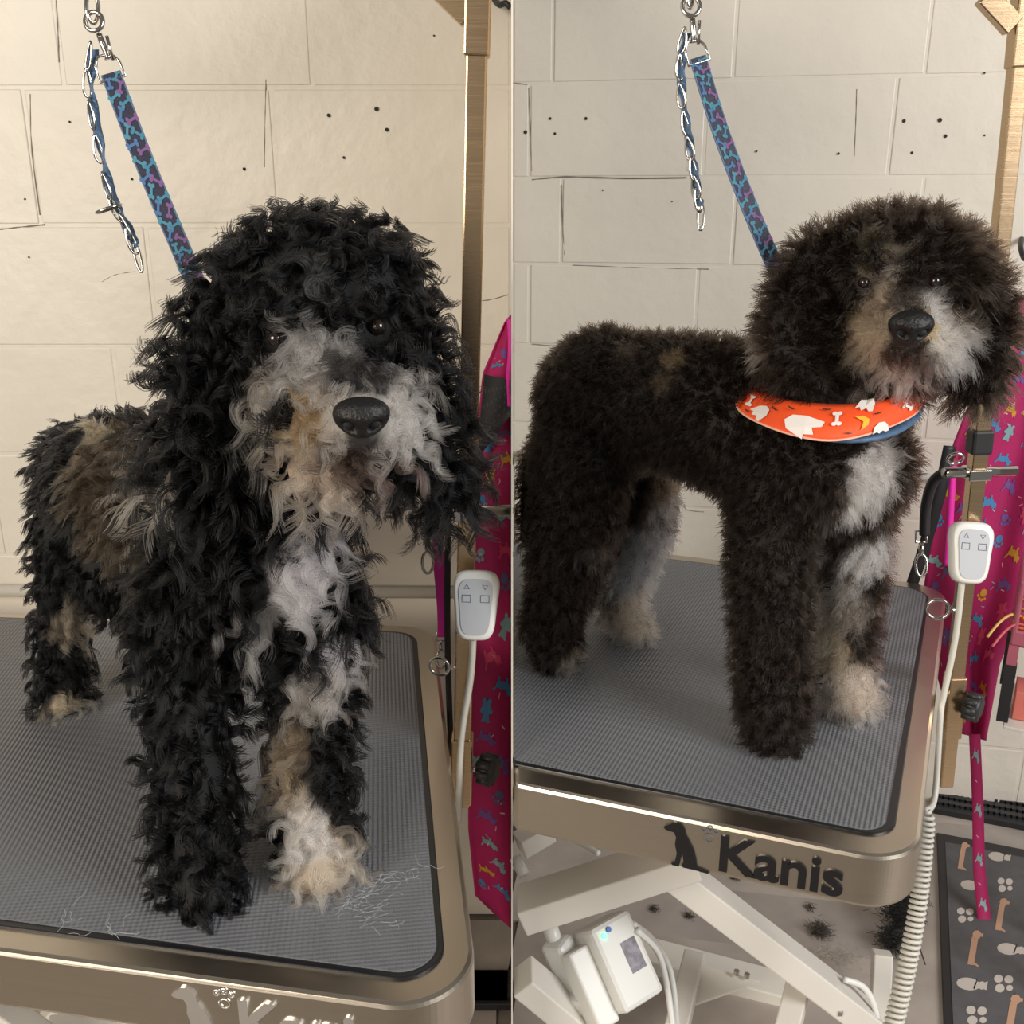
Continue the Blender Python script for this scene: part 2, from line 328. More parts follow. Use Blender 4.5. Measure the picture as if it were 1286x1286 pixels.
SIT = [(.12, .95), (-.02, .88), (-.08, .82), (-.02, .78), (.2, .76), (.26, .66), (.24, .5), (.3, .3), (.27, .1), (.16, .04), (.2, 0), (.38, 0), (.42, .2), (.46, .3), (.5, .12), (.44, .04), (.5, 0), (.8, 0), (1.15, -.02), (1.2, .02), (.86, .08),
       (.82, .25), (.74, .45), (.62, .62), (.52, .74), (.48, .86), (.4, .96), (.26, 1.0), (.16, .99)]
def lettering(t, ex, n, o, px, py, sx, m, mf):
    ez = Vector((0, 0, 1)); p = ONP(px, py, o, n)
    cu = bpy.data.curves.new('lettering', 'FONT'); cu.body = 'Kanis'; cu.size = .05 * sx; cu.extrude = .0009; cu.offset = .0011; cu.space_character = .98
    tmp = bpy.data.objects.new('tmp', cu); COL.objects.link(tmp); dg = bpy.context.evaluated_depsgraph_get()
    me = bpy.data.meshes.new_from_object(tmp.evaluated_get(dg)); bpy.data.objects.remove(tmp)
    for v in me.vertices:
        c = v.co.copy(); v.co = p + ex * c.x * 1.0 + ez * c.y + n * (c.z + .0009)
    obj('lettering', me, m, t)
    s = .045 * sx
    e = prism([(x * s * .74, y * s) for x, y in SIT], p - ex * (.045 * sx) - ez * (.006 * sx), ex, ez, .0016, ez=n)
    obj('emblem', e, m, t)
    b2 = bmesh.new()
    for a, b, r in ((0, 0, .004), (-.005, .0085, .0022), (.0005, .0105, .0024), (.006, .0085, .0022)):
        tube([p + ex * (-.008 * sx + a * sx + r * sx * math.cos(k * math.pi / 6)) + ez * (.029 * sx + b * sx + r * sx * math.sin(k * math.pi / 6)) + n * .0006 for k in range(12)], .0005, 5, b2, True)
    obj('paw_outline', b2, mf, t)
lettering(tR, exR, nRf, ofR, 899, 1090, 1.0, M_gasket, M_inkgrey)
lettering(tL, exL, nLf, ofL, 300, 1303, 1.0, M_letter, M_letter)

# ------------------------------------------------------------------ grooming arm, post and clamp
def arm(bot, top, wpx, sleeve_y, Y, label, brace, ring, knob, band_y, clampspec):
    b = P(*bot, Y); tp = P(*top, Y); d = (tp - b).normalized()
    t = empty('grooming_stand', b, label, 'grooming stand', 'grooming stands')
    wd = 2 * RAD(P(bot[0], 500, Y), wpx / 2)
    side = Vector((1, 0, 0)); yv = d.cross(side).normalized(); xv = yv.cross(d)
    def at(py): 
        f = (py - bot[1]) / (top[1] - bot[1]); f = f; 
        # the post point that shows at this row
        lo, hi = 0.0, 1.0
        for _ in range(40):
            m = (lo + hi) / 2; q = b.lerp(tp, m) - CAM; row = 643 - F * q.dot(UP) / q.dot(FW)
            if row > py: lo = m
            else: hi = m
        return b.lerp(tp, lo)
    bm = bmesh.new(); L = (tp - b).length; box(bm, (b + tp) / 2, (wd, wd, L), xv, yv, d); obj('post', bm, M_post, t, bevel=.0016)
    s0 = at(sleeve_y); bm = bmesh.new(); box(bm, (s0 + tp + d * .1) / 2, (wd * 1.22, wd * 1.22, (tp + d * .1 - s0).length), xv, yv, d); obj('sleeve', bm, M_post, t, bevel=.0016)
    (bx0, by0), (bx1, by1) = brace
    obj('brace', bar(P(bx0, by0, Y - .004), P(bx1, by1, Y - .004), .012, .018), M_post, t, bevel=.001)
    # overhead beam carrying the leash (above the frame)
    e = tp + d * .09; 
    obj('overhead_beam', bar(e, e - Vector((.62, 0, 0)), .02, .02), M_post, t, bevel=.0016)
    # clamp body at table edge
    kx, ky = knob; kp = P(kx, ky, Y - .012); c = at(ky)
    bm = bmesh.new(); box(bm, c, (wd * 1.25, wd * 1.3, .075), xv, yv, d); obj('clamp_sleeve', bm, M_post, t, bevel=.0015)
    kd = (kp - c); kd = Vector((kd.x, kd.y, 0)).normalized()
    obj('knob_screw', tube([c, kp], .0035, 10), M_chrome, t, True)
    bm = tube([kp - kd * .004, kp + kd * .012], .0125, 16)
    for k in range(8):
        a = k * math.pi / 4; u = kd.cross(Vector((0, 0, 1))); off = u * (.0125 * math.cos(a)) + Vector((0, 0, .0125 * math.sin(a))); tube([kp - kd * .003 + off, kp + kd * .011 + off], .0042, 8, bm)
    obj('clamp_knob', bm, M_black, t, True)
    # eye bolt
    rx, ry, rr = ring; rc = P(rx, ry, Y - .012); r = RAD(rc, rr)
    obj('eye_ring', tube([rc + Vector((r * math.cos(k * math.pi / 10), -.25 * r * math.cos(k * math.pi / 10), r * math.sin(k * math.pi / 10))) for k in range(20)], r * .17, 8, closed=True), M_chrome, t, True)
    cc = at(ry); obj('eye_bolt', tube([rc + Vector((r, -.25 * r, 0)), cc], r * .22, 8), M_chrome, t, True)
    if band_y:
        c = at(band_y); bm = bmesh.new(); box(bm, c, (wd * 1.4, wd * 1.35, .026), xv, yv, d); obj('rubber_band', bm, M_black, t, bevel=.003)
    for cy, x0, x1 in clampspec:
        c = at(cy); bm = bmesh.new(); box(bm, c, (wd * 1.5, wd * 1.5, .012), xv, yv, d); obj('post_clamp', bm, M_chrome, t, bevel=.0015)
        obj('cross_bar', tube([P(x0, cy, Y - .005), P(x1, cy - 3, Y + .02)], .0055, 10), M_chrome, t, True)
    return t, at, wd
armL, atL, wL = arm((579, 1010), (601, -30), 24, 72, .895, 'steel upright post clamped to the table of the shaggy curly dog', ((538, -28), (589, 22)), (552, 837, 12), (608, 965), 610, [(644, 590, 641)])
armR, atR, wR = arm((1186, 985), (1291, -40), 19, 86, .99, 'steel upright post clamped to the table of the clipped dog', ((1236, -6), (1272, 34)), (1178, 765, 13), (1217, 886), 554, [(594, 1186, 1275)])
# right post: upper ring on the collar
rc = P(1200, 576, .975); r = RAD(rc, 10); obj('clamp_ring', tube([rc + Vector((r * math.cos(k * math.pi / 10), -.4 * r * math.sin(k * math.pi / 10), .75 * r * math.sin(k * math.pi / 10))) for k in range(20)], r * .2, 8, closed=True), M_chrome, armR, True)

# ------------------------------------------------------------------ remote controls
def remote(cx, cy, wpx, hpx, tilt, Y, cable, coil, label, tint):
    c = P(cx, cy, Y); k = RAD(c, 1); W, H = wpx * k, hpx * k
    t = empty('remote_control', c, label, 'remote control', 'table remote controls')
    ez = -FW; ex = (RT * math.cos(tilt) + UP * math.sin(tilt)); ey = ez.cross(ex)
    def outline(sc, n=40):
        out = []
        for i in range(n):
            a = i * 2 * math.pi / n; co, si = math.cos(a), math.sin(a)
            x = math.copysign(abs(co) ** .55, co); y = math.copysign(abs(si) ** .55, si)
            wv = .5 * (1 - .085 * (1 - y) - .05 * math.cos(y * 2.4 + .6))
            out.append((x * wv * W * sc, y * H * .5 * (1 - (1 - sc) * W / H)))
        return out
    bm = bmesh.new(); rings = []
    for sc, z in ((.86, -.011), (1, -.007), (1, .002), (.95, .0055), (.86, .0065)): rings.append([bm.verts.new(c + ex * x + ey * y + ez * z) for x, y in outline(sc)])
    for A, B in zip(rings, rings[1:]):
        for i in range(40): bm.faces.new((A[i], A[(i + 1) % 40], B[(i + 1) % 40], B[i]))
    bm.faces.new(rings[0][::-1]); bm.faces.new(rings[-1]); obj('housing', bm, M_plastic, t, True)
    obj('face_plate', prism(outline(.72), c + ez * .0063 - ey * H * .02, ex, ey, .0012), M_greyface, t)
    for s in (-1, 1):
        q = c + ex * (s * W * .185) + ey * (H * .10) + ez * .0076; b = W * .085
        obj('button', tube([q + ex * (b * x) + ey * (b * .82 * y) for x, y in ((-1, -1), (1, -1), (1, 1), (-1, 1))], .00045, 4, closed=True), M_inkgrey, t)
        q = c + ex * (s * W * .185) + ey * (H * .265) + ez * .0076; b = W * .055 * (1 if s < 0 else -1)
        obj('arrow_mark', tube([q + ex * (b * x) + ey * (b * y) for x, y in ((-1, -.7), (1, -.7), (0, .9))], .0004, 4, closed=True), M_inkgrey, t)
    obj('cable', tube(smoothpath([P(*q) for q in cable], 8), .0034, 8), mat('cable_' + tint, (.62, .60, .54), .4, noise_amt=.03), t, True)
    if coil:
        a, b2, turns, rp = coil; a = P(*a); b2 = P(*b2); d = (b2 - a).normalized(); u = d.cross(Vector((0, 1, 0))).normalized(); v = d.cross(u); pts = []
        n = turns * 12
        for i in range(n + 1):
            s = i / n; sag = Vector((.006 * math.sin(s * math.pi), 0, 0)); r0 = RAD(a, rp) * (1 + .25 * s) * min(1, .3 + s * 20)
            pts.append(a.lerp(b2, s) + sag + (u * math.cos(i * math.pi / 6) + v * math.sin(i * math.pi / 6)) * r0)
        obj('coil_cord', tube(pts, .0021, 6), mat('cable_' + tint, (1, 1, 1)), t, True)
    return t
remote(597.5, 760, 62, 88, -.03, .858, [(594, 803, .862), (591, 850, .865), (580, 920, .868), (577, 975, .87), (576, 1030, .88)], None, 'white two button remote control hanging on the post beside the curly dog', 'a')
remote(1218.5, 694, 56, 78, -.07, .962, [(1208, 732, .966), (1200, 800, .968), (1186, 870, .968), (1181, 900, .962), (1174, 1000, .93), (1162, 1018, .90)], ((1165, 1018, .885), (1119, 1300, .80), 40, 8), 'white two button remote control hanging on the post beside the clipped dog', 'b')

# ------------------------------------------------------------------ leashes
def leash(hook, strap, chain, Y, label, wpx):
    t = empty('grooming_leash', P(*hook[0], Y), label, 'leash', 'bone print grooming leashes')
    path = smoothpath([P(*q) for q in strap], 10); N = len(path); hw = RAD(path[0], wpx / 2)
    def surf(a, b):
        a = max(0, min(.9999, a)); i = int(a * (N - 1)); f = a * (N - 1) - i; p = path[i].lerp(path[i + 1], f); d = (path[i + 1] - path[i]).normalized()
        s = d.cross(Vector((.25, -1, 0))).normalized(); n = s.cross(d).normalized()
        if n.y > 0: n = -n
        return p + s * ((b - .5) * 2 * hw), n
    st = solid(obj('strap', sheet(surf, 40, 2), M_navy, t), .0018)
    Lp = sum((path[i + 1] - path[i]).length for i in range(N - 1)); items = []; cols = [(.04, .17, .26), (.05, .13, .28), (.15, .07, .20), (.05, .20, .28)]
    a = .02; k = 0
    while a < .98:
        for bb in (.28, .74):
            items.append(('bone', a + random.uniform(-.004, .004) + (.5 * .0105 / Lp if bb > .5 else 0), bb, .0096 / Lp, .0096 / (2 * hw), random.choice((.5, 1.4, 2.3, .1, 1.2)), cols[k % 4])); k += 1
        a += .0094 / Lp
    decals('bone_print', items, surf, st, .0013)
    for b in (.02, .98): obj('edge_trim', tube([surf(i / 40, b)[0] + surf(i / 40, b)[1] * .0004 for i in range(41)], .0007, 5), M_bluetrim, st)
    # swivel snap hook and square buckle
    (hx, hy), (bx, by) = hook; H = P(hx, hy, Y); B = P(bx, by, Y); k = RAD(H, 1); dv = (B - H).normalized()
    obj('hook_body', tube([H + (B - H) * .30, H + (B - H) * .55, H + (B - H) * .85, B - dv * 4 * k], [3.6 * k, 4.2 * k, 3.4 * k, 5.2 * k], 10), M_chrome, t, True)
    obj('hook_gate', tube([H + (B - H) * .35 + RT * 9 * k, H + (B - H) * .95 + RT * 5 * k], 2.2 * k, 8), M_chrome, t, True)
    obj('hook_eye', tube([H + RT * (11 * k * math.cos(a * math.pi / 9)) + UP * (12 * k * math.sin(a * math.pi / 9)) for a in range(18)], 3 * k, 8, closed=True), M_chrome, t, True)
    obj('hanging_ring', tube([H + UP * 18 * k + RT * (5 * k * math.cos(a * math.pi / 9) - 2 * k) + UP * (20 * k * math.sin(a * math.pi / 9)) + FW * (6 * k * math.cos(a * math.pi / 9)) for a in range(18)], 2.6 * k, 8, closed=True), M_chrome, t, True)
    d = (path[1] - path[0]).normalized(); s = d.cross(Vector((.25, -1, 0))).normalized(); 
    obj('buckle', tube([path[0] + s * (x * hw) - d * (y * hw) for x, y in ((-1.35, -.6), (1.35, -.6), (1.25, 1.0), (.7, 1.9), (-.7, 1.9), (-1.25, 1.0))], 1.9 * k, 8, closed=True), M_chrome, t, True)
    # hanging webbing with chain links threaded through
    cp = smoothpath([P(*q) for q in chain], 10); n = len(cp); cw = RAD(cp[0], 6)
    def surf2(a, b):
        a = max(0, min(.9999, a)); i = int(a * (n - 1)); f = a * (n - 1) - i; p = cp[i].lerp(cp[i + 1], f); tw = 1.1 * math.sin(a * 24)
        return p + (RT * math.cos(tw) + FW * math.sin(tw)) * ((b - .5) * 2 * cw) + FW * .003, -FW
    tb = solid(obj('threaded_webbing', sheet(surf2, 60, 2), M_bluetrim, t), .0018)
    nl = 8
    for i in range(nl):
        c = cp[int((i + .5) / nl * (n - 1))]; q = cp[min(n - 1, int((i + .5) / nl * (n - 1)) + 2)]; d = (q - c).normalized(); ang = (.5 if i % 2 else -.6)
        s = (RT * math.cos(ang) + FW * math.sin(ang)); L = (cp[0] - cp[-1]).length / nl * .58; tt = []
        for a in range(16):
            an = a * math.pi / 8; tt.append(c - RT * 3 * k + d * (L * math.cos(an)) + s * (5.0 * k * math.sin(an) + 1.2 * k * math.sin(2 * an)))
        obj('chain_link', tube(tt, 1.7 * k, 6, closed=True), M_chrome, tb, True)
    return t, cp, k
lL, cpL, kL = leash(((118, 27), (138, 78)), [(139, 92, .80), (178, 195, .79), (222, 300, .775), (250, 365, .77), (272, 410, .80)], [(116, 60, .80), (113, 110, .80), (124, 180, .80), (140, 245, .80), (160, 285, .80), (170, 310, .80)], .80, 'blue bone print leash hanging from snap hook above the shaggy curly dog', 24)
e = P(150, 262, .79); obj('slip_ring', tube([e + RT * (-14 + 15 * math.cos(a * math.pi / 9)) * kL - UP * (15 * math.cos(a * math.pi / 9) * -.35 * kL) + UP * 4 * kL * math.sin(a * math.pi / 9) + FW * 11 * kL * math.sin(a * math.pi / 9) for a in range(18)], 2.2 * kL, 8, closed=True), M_chrome, lL, True)
e = P(173, 323, .80); obj('end_ring', tube([e + RT * (4 * math.cos(a * math.pi / 9) + 5 * math.sin(a * math.pi / 9)) * kL - UP * 20 * kL * math.sin(a * math.pi / 9) for a in range(18)], 1.9 * kL, 8, closed=True), M_chrome, lL, True)
lR, cpR, kR = leash(((868, 8), (872, 58)), [(876, 72, .98), (905, 165, .97), (942, 262, .96), (978, 345, .95), (995, 380, .94)], [(862, 40, .98), (856, 90, .98), (862, 150, .98), (870, 195, .98), (876, 235, .98), (880, 258, .98)], .98, 'blue bone print leash hanging from snap hook above the clipped dog', 22)
e = P(880, 272, .98); obj('end_ring', tube([e + RT * 4 * kR * math.cos(a * math.pi / 9) - UP * 18 * kR * math.sin(a * math.pi / 9) for a in range(18)], 2 * kR, 8, closed=True), M_chrome, lR, True)
# second strap leg on the right leash (return of the loop)
# ------------------------------------------------------------------ aprons (printed cloths)
PR = [(.55, .28, .02), (.05, .22, .42), (.16, .08, .30), (.20, .34, .36), (.62, .05, .14), (.10, .10, .22)]
def scatter(n, su, sv, a0, a1, b0, b1, icons=('cat', 'dog', 'bear', 'paw'), cols=PR, flecks=1.0, mind=.9):
    items = []; pts = []
    for _ in range(n * 30):
        a, b = random.uniform(a0, a1), random.uniform(b0, b1)
        if all(((a - x) / su) ** 2 + ((b - y) / sv) ** 2 > mind for x, y in pts):
            pts.append((a, b)); items.append((random.choice(icons), a, b, su * .8, sv * .8, random.uniform(-.5, .5), random.choice(cols)))
            if len(pts) >= n: break
    for _ in range(int(n * flecks)):
        items.append(('fleck', random.uniform(a0, a1), random.uniform(b0, b1), su * .35, sv * .35, random.uniform(0, 3), random.choice([(.7, .5, .5), (.7, .3, .35), (.3, .3, .4)])))
    return items
def cloth(left, right, Y, fold, ph, nz=.008):
    """cloth hanging between two outlines given as (px, py) rows top to bottom"""
    def edge(pts, b):
        q = b * (len(pts) - 1); i = min(int(q), len(pts) - 2); f = q - i; return pts[i][0] + (pts[i + 1][0] - pts[i][0]) * f, pts[i][1] + (pts[i + 1][1] - pts[i][1]) * f
    def pt(a, b):
        l, r = edge(left, b), edge(right, b); x = l[0] + (r[0] - l[0]) * a; y = l[1] + (r[1] - l[1]) * a
        return P(x, y, Y + nz * math.sin(a * fold + ph + 1.3 * math.sin(b * 3)) * (.4 + .6 * b))
    def surf(a, b):
        p = pt(a, b); u = pt(a + .01, b) - p; v = pt(a, b + .01) - p; n = u.cross(v).normalized()
        if n.y > 0: n = -n
        return p, n
    return surf
sfL = cloth([(634, 405), (606, 470), (597, 560), (592, 700), (588, 900), (588, 1040), (597, 1125)], [(641.5, 395), (641.5, 470), (641.5, 560), (641.5, 700), (641.5, 900), (641.5, 1060), (641.5, 1166)], 1.17, 6, 0)
apL = obj('apron', sheet(sfL, 12, 50), M_pink, None, True); solid(apL, .0016); tag(apL, 'magenta printed apron hanging on the wall behind the shaggy curly dog', 'apron', 'magenta printed aprons')
decals('cartoon_print', scatter(34, .50, .034, .22, .86, .1, .96, mind=1.0), sfL, apL)
# black mesh pouch on the left apron
sfm = cloth([(608, 470), (600, 560), (600, 575)], [(641, 478), (641, 505), (641, 522)], 1.15, 4, 1, .003)
bm = sheet(sfm, 8, 10); o = solid(obj('mesh_panel', bm, M_black, apL), .002)
it = [('paw', a, b, .05, .05, 0, (.11, .11, .12)) for a in np.arange(.1, .95, .14) for b in np.arange(.12, .95, .12)]; decals('mesh_dots', it, sfm, o, .0016)
o = obj('shoulder_strap', tube(smoothpath([P(640, 400, 1.155), P(641, 440, 1.15), P(638, 480, 1.15), P(639.5, 510, 1.15)], 6), .003, 6), M_hot, apL, True)
# right apron
sfR = cloth([(1262, 380), (1228, 480), (1196, 560), (1172, 650), (1160, 740), (1172, 830), (1196, 918)], [(1325, 360), (1330, 470), (1335, 560), (1320, 650), (1300, 740), (1256, 830), (1238, 930)], 1.40, 11, .4, .014)
apR = obj('apron', sheet(sfR, 30, 50), M_pink, None, True); solid(apR, .0016); tag(apR, 'magenta printed apron hanging beside the post of the clipped dog', 'apron', 'magenta printed aprons')
decals('cartoon_print', scatter(60, .17, .05, .05, .8, .1, .97), sfR, apR)
sfS = cloth([(1217, 925), (1221, 1010), (1222, 1090), (1229, 1171)], [(1231, 925), (1235, 1010), (1238, 1090), (1246, 1171)], 1.0, 2, 0, 0)
def sfS(a, b):
    xs = [(1217, 1231, 922, 1.385), (1221, 1235, 1010, 1.365), (1222, 1237, 1090, 1.33), (1229, 1246, 1168, 1.27)]; q = max(0, min(2.999, b * 3)); i = int(q); f = q - i
    A, B = xs[i], xs[i + 1]; l = [A[k] + (B[k] - A[k]) * f for k in range(4)]; return P(l[0] + (l[1] - l[0]) * a, l[2], l[3]), Vector((0, -1, .1)).normalized()
o = solid(obj('tie_strap', sheet(sfS, 2, 20), M_pink, apR, True), .0014)
decals('cartoon_print', [('cat', .5, b, .7, .075, .3, (.22, .36, .36)) for b in (.1, .36, .62, .86)] + [('fleck', .4, b, .4, .04, .6, (.6, .3, .35)) for b in (.22, .5, .75)], sfS, o, .0012)
hk = obj('wall_hook', tube(smoothpath([ONP(1283, 300, oR, nR), ONP(1282, 312, oR + nR * .04, nR), ONP(1287, 325, oR + nR * .06, nR), ONP(1293, 310, oR + nR * .07, nR)], 6), .004, 8), M_black, None, True); tag(hk, 'black metal wall hook above the magenta apron', 'hook')
bm = bar(P(636, -6, YL - .005), P(644 - 1.5, 2, YL - .02), .01, .014); 
hk2 = obj('wall_hook', tube(smoothpath([P(620, -2, YL), P(627, 6, YL - .02), P(635, 4, YL - .03), P(641, 10, YL - .03)], 6), .0035, 8), M_black, None, True); tag(hk2, 'black metal wall hook at the top of the wall beside the post', 'hook')

# pink and black hanging leads
def ribbon(name, pts, wpx, m, parent, th=.0016):
    path = smoothpath([P(*q) for q in pts], 8); hw = RAD(path[0], wpx / 2); N = len(path)
    def surf(a, b):
        a = max(0, min(.9999, a)); i = int(a * (N - 1)); f = a * (N - 1) - i; d = (path[i + 1] - path[i]).normalized(); s = d.cross(Vector((0, -1, 0))).normalized()
        return path[i].lerp(path[i + 1], f) + s * ((b - .5) * 2 * hw), Vector((0, -1, 0))
    return solid(obj(name, sheet(surf, N - 1, 2), m, parent, True), th)
def snap(p, k, parent, hgt):
    obj('snap_swivel', tube([p + UP * 14 * k, p + UP * 4 * k, p - UP * 2 * k], [3 * k, 4 * k, 3 * k], 8), M_chrome, parent, True)
    obj('snap_ring', tube([p + UP * (-16 * k + 14 * k * math.sin(a * math.pi / 9)) + RT * 7 * k * math.cos(a * math.pi / 9) for a in range(18)], 2 * k, 8, closed=True), M_chrome, parent, True)
    obj('snap_frame', tube([p + UP * (20 * k) + RT * 7 * k * x + UP * 7 * k * y for x, y in ((-1, -1), (1, -1), (1, 1), (-1, 1))], 1.6 * k, 6, closed=True), M_chrome, parent, True)
pkL = empty('pink_lead', P(551, 660, .96), 'hot pink lead with metal snap hanging by the curly dog table', 'lead', 'hanging leads')
ribbon('webbing', [(550, 655, .97), (551, 700, .97), (556, 760, .97), (557, 800, .97)], 15, M_hot, pkL)
snap(P(537, 690, .965), RAD(P(537, 690, .965), 1), pkL, 1); snap(P(554, 815, .965), RAD(P(554, 815, .965), .8), pkL, 1)
bkL = empty('black_lead', P(563, 660, .965), 'black strap hanging between the pink lead and the post', 'lead', 'hanging leads')
ribbon('webbing', [(563, 640, .955), (562, 720, .955), (562, 800, .955), (564, 880, .955), (567, 950, .955)], 8, M_black, bkL)
pkR = empty('pink_lead', P(1193, 600, 1.1), 'hot pink lead hanging beside the post of the clipped dog', 'lead', 'hanging leads')
ribbon('webbing', [(1197, 585, 1.1), (1195, 620, 1.1), (1193, 660, 1.1), (1190, 710, 1.1)], 8, M_hot, pkR)
bkR = empty('black_lead', P(1170, 640, 1.15), 'thick black padded lead with metal snap beside the clipped dog', 'lead', 'hanging leads')
obj('padded_handle', tube(smoothpath([P(1188, 592, 1.12), P(1172, 605, 1.13), P(1163, 635, 1.14), P(1161, 672, 1.14)], 8), .0062, 10), M_black, bkR, True)
snap(P(1157, 694, 1.135), RAD(P(1157, 694, 1.135), 1), bkR, 1)
ribbon('webbing', [(1193, 560, 1.3), (1180, 620, 1.3), (1160, 690, 1.32), (1145, 735, 1.33)], 16, M_black, bkR)

# ------------------------------------------------------------------ right: lift mechanism under the table
def lift(t):
    def beam(nm, a, b, wd, ht, m=M_white, bv=.002): return obj(nm, bar(P(*a), P(*b), wd, ht), m, t, bevel=bv)
    beam('scissor_arm', (655, 1143, .93), (872, 1074, .93), .05, .032)
    beam('scissor_arm', (838, 1088, .96), (1092, 1282, .98), .045, .032)
    beam('base_rail', (760, 1187, 1.22), (1000, 1251, 1.13), .05, .03)
    beam('cross_rail', (872, 1204, 1.12), (848, 1300, 1.0), .028, .03)
    beam('cross_rail', (1008, 1216, 1.02), (985, 1310, .93), .028, .03)
    beam('base_post', (1108, 1196, 1.12), (1102, 1310, 1.08), .025, .025)
    beam('lower_arm', (656, 1225, .95), (760, 1312, .95), .045, .03)
    beam('rear_arm', (652, 1062, 1.18), (690, 1040, 1.2), .03, .03)
    g0, g1, g2 = P(876, 1210, 1.105), P(954, 1232, 1.09), P(868, 1262, 1.05)
    bm = bmesh.new(); v = [bm.verts.new(p + d) for d in (Vector(), Vector((0, 0, -.004))) for p in (g0, g1, g2)]
    for q in ((0, 1, 2), (5, 4, 3), (0, 3, 4, 1), (1, 4, 5, 2), (2, 5, 3, 0)): bm.faces.new([v[i] for i in q])
    obj('gusset_plate', bm, M_white, t)
    for q in ((925, 1222, 1.09), (938, 1226, 1.088), (1055, 1272, .955)): obj('bolt', tube([P(*q) + Vector((0, 0, -.002)), P(*q) + Vector((0, 0, .004))], .004, 6), M_chrome, t)
    # actuator
    a0, a1, a2 = P(688, 1156, 1.0), P(703, 1200, .99), P(745, 1320, .965)
    obj('actuator_rod', tube([a0, a1], .0095, 14), M_plastic, t, True)
    ac = obj('actuator_tube', bar(P(698, 1180, .99), P(725, 1250, .975), .032, .032), M_plastic, t, bevel=.006)
    obj('actuator_sleeve', bar(P(722, 1240, .97), P(752, 1330, .955), .046, .046), M_plastic, t, bevel=.007)
    # control box
    c = P(775, 1208, .98); ez = Vector((.42, -.62, .66)).normalized(); ex = Vector((.55, .0, .0)); ey = (Vector((-.42, .55, .75)) - ez * ez.dot(Vector((-.42, .55, .75)))).normalized(); ex = ey.cross(ez)
    cb = obj('control_box', box(bmesh.new(), c, (.062, .10, .05), ex, ey, ez), M_plastic, t, bevel=.006)
    f = c + ez * .0252
    obj('status_light', tube([f - ex * .017 + ey * .036, f - ex * .017 + ey * .036 + ez * .002], .0032, 10), mat('green_led', (.1, 1, .35), .3, emit=3), cb)
    obj('blue_button', tube([f - ex * .008 + ey * .040, f - ex * .008 + ey * .040 + ez * .002], .0034, 10), mat('blue_button', (.02, .12, .45), .35, noise_amt=.03), cb)
    obj('sticker', box(bmesh.new(), f + ex * .010 + ey * .002, (.022, .036, .0008), ex, ey, ez), mat('silver_sticker', (.22, .2, .24), .3, noise_amt=.5, nscale=150), cb)
    obj('bracket', box(bmesh.new(), c - ex * .045 - ey * .01 - ez * .008, (.03, .09, .03), ex, ey, ez), M_plastic, t, bevel=.003)
    for q in ([(795, 1160, 1.0), (820, 1180, 1.02), (842, 1220, 1.01), (850, 1290, .98)], [(800, 1168, .99), (826, 1195, 1.0), (838, 1240, .99), (846, 1300, .96)], [(715, 1052, 1.2), (735, 1062, 1.18), (752, 1072, 1.16)], [(1060, 1230, .98), (1085, 1240, .98), (1100, 1270, .97), (1102, 1310, .96)]):
        obj('hose', tube(smoothpath([P(*k) for k in q], 6), .004, 8), M_plastic, t, True)
    obj('white_rod', tube([P(647, 1078, 1.15), P(658, 1098, 1.13)], .008, 10), M_plastic, t, True)
lift(tR)
def liftL(t):
    obj('scissor_arm', bar(P(-40, 1262, .85), P(60, 1330, .83), .03, .03), M_white, t, bevel=.002)
    obj('base_rail', bar(P(60, 1300, .9), P(240, 1278, .95), .03, .03), M_white, t, bevel=.002)
liftL(tL)
for yy in (.70, 1.02):
    obj('base_rail', bar((-.62, yy, .016), (-.14, yy, .016), .03, .03), M_white, tL, bevel=.002)
    obj('scissor_arm', bar((-.60, yy, .045), (-.18, yy, TZ - .072), .028, .04), M_white, tL, bevel=.002)
    obj('scissor_arm', bar((-.18, yy + .034, .045), (-.60, yy + .034, TZ - .072), .028, .04), M_white, tL, bevel=.002)
for xx in (-.6, -.16): obj('cross_rail', bar((xx, .66, .045), (xx, 1.08, .045), .03, .03), M_white, tL, bevel=.002)
for xx in (-.6, -.18): obj('top_rail', bar((xx, .66, TZ - .064), (xx, 1.08, TZ - .064), .03, .024), M_white, tL, bevel=.002)

# ------------------------------------------------------------------ floor mats and loose things
def floormat(name, c, h, m, label, cat, z=0.0):
    pts = [T(x, y, z) for x, y in c]; o = obj(name, slab(pts, z + .0005, z + h), m, None, bevel=.001); tag(o, label, cat); return o, pts
fm, fp = floormat('floor_mat', [(1176, 1049), (1330, 1079), (1420, 1330), (1186, 1330)], .006, M_black, 'dark grey floor mat printed with small dogs, black border', 'mat')
mg = mat('mat_grey', (.10, .098, .105), .85, noise_amt=.15, nscale=40, bump=.3, bscale=400)
ip = [T(x, y, .006) for x, y in ((1187, 1058), (1330, 1086), (1420, 1330), (1199, 1330))]; obj('printed_field', slab(ip, .005, .0072), mg, fm)
def sfF(a, b): return T(a, b, .0072), Vector((0, 0, 1))
it = []
for r, py in enumerate((1076, 1112, 1150, 1192, 1236, 1276)):
    for q in range(3):
        px = 1208 + q * 44 + (8 if r % 2 else 0) + r * 2; sz = 26 + r * 2.5
        ic = ('long_dog', 'curled_dog', 'balls')[(q + r) % 3]; cl = ((.50, .30, .20), (.52, .47, .43), (.55, .50, .46))[(q + r) % 3]
        it.append((ic, px, py, sz, -sz * (1.0 if ic != 'balls' else .9), -.15, cl))
        if ic != 'balls': it.append(('fleck', px + (9 if ic == 'curled_dog' else 3), py - (0 if ic == 'curled_dog' else sz * .55), sz * .3, -sz * .8, .8, (.03, .03, .03)))
decals('dog_print', it, sfF, fm, .0004)
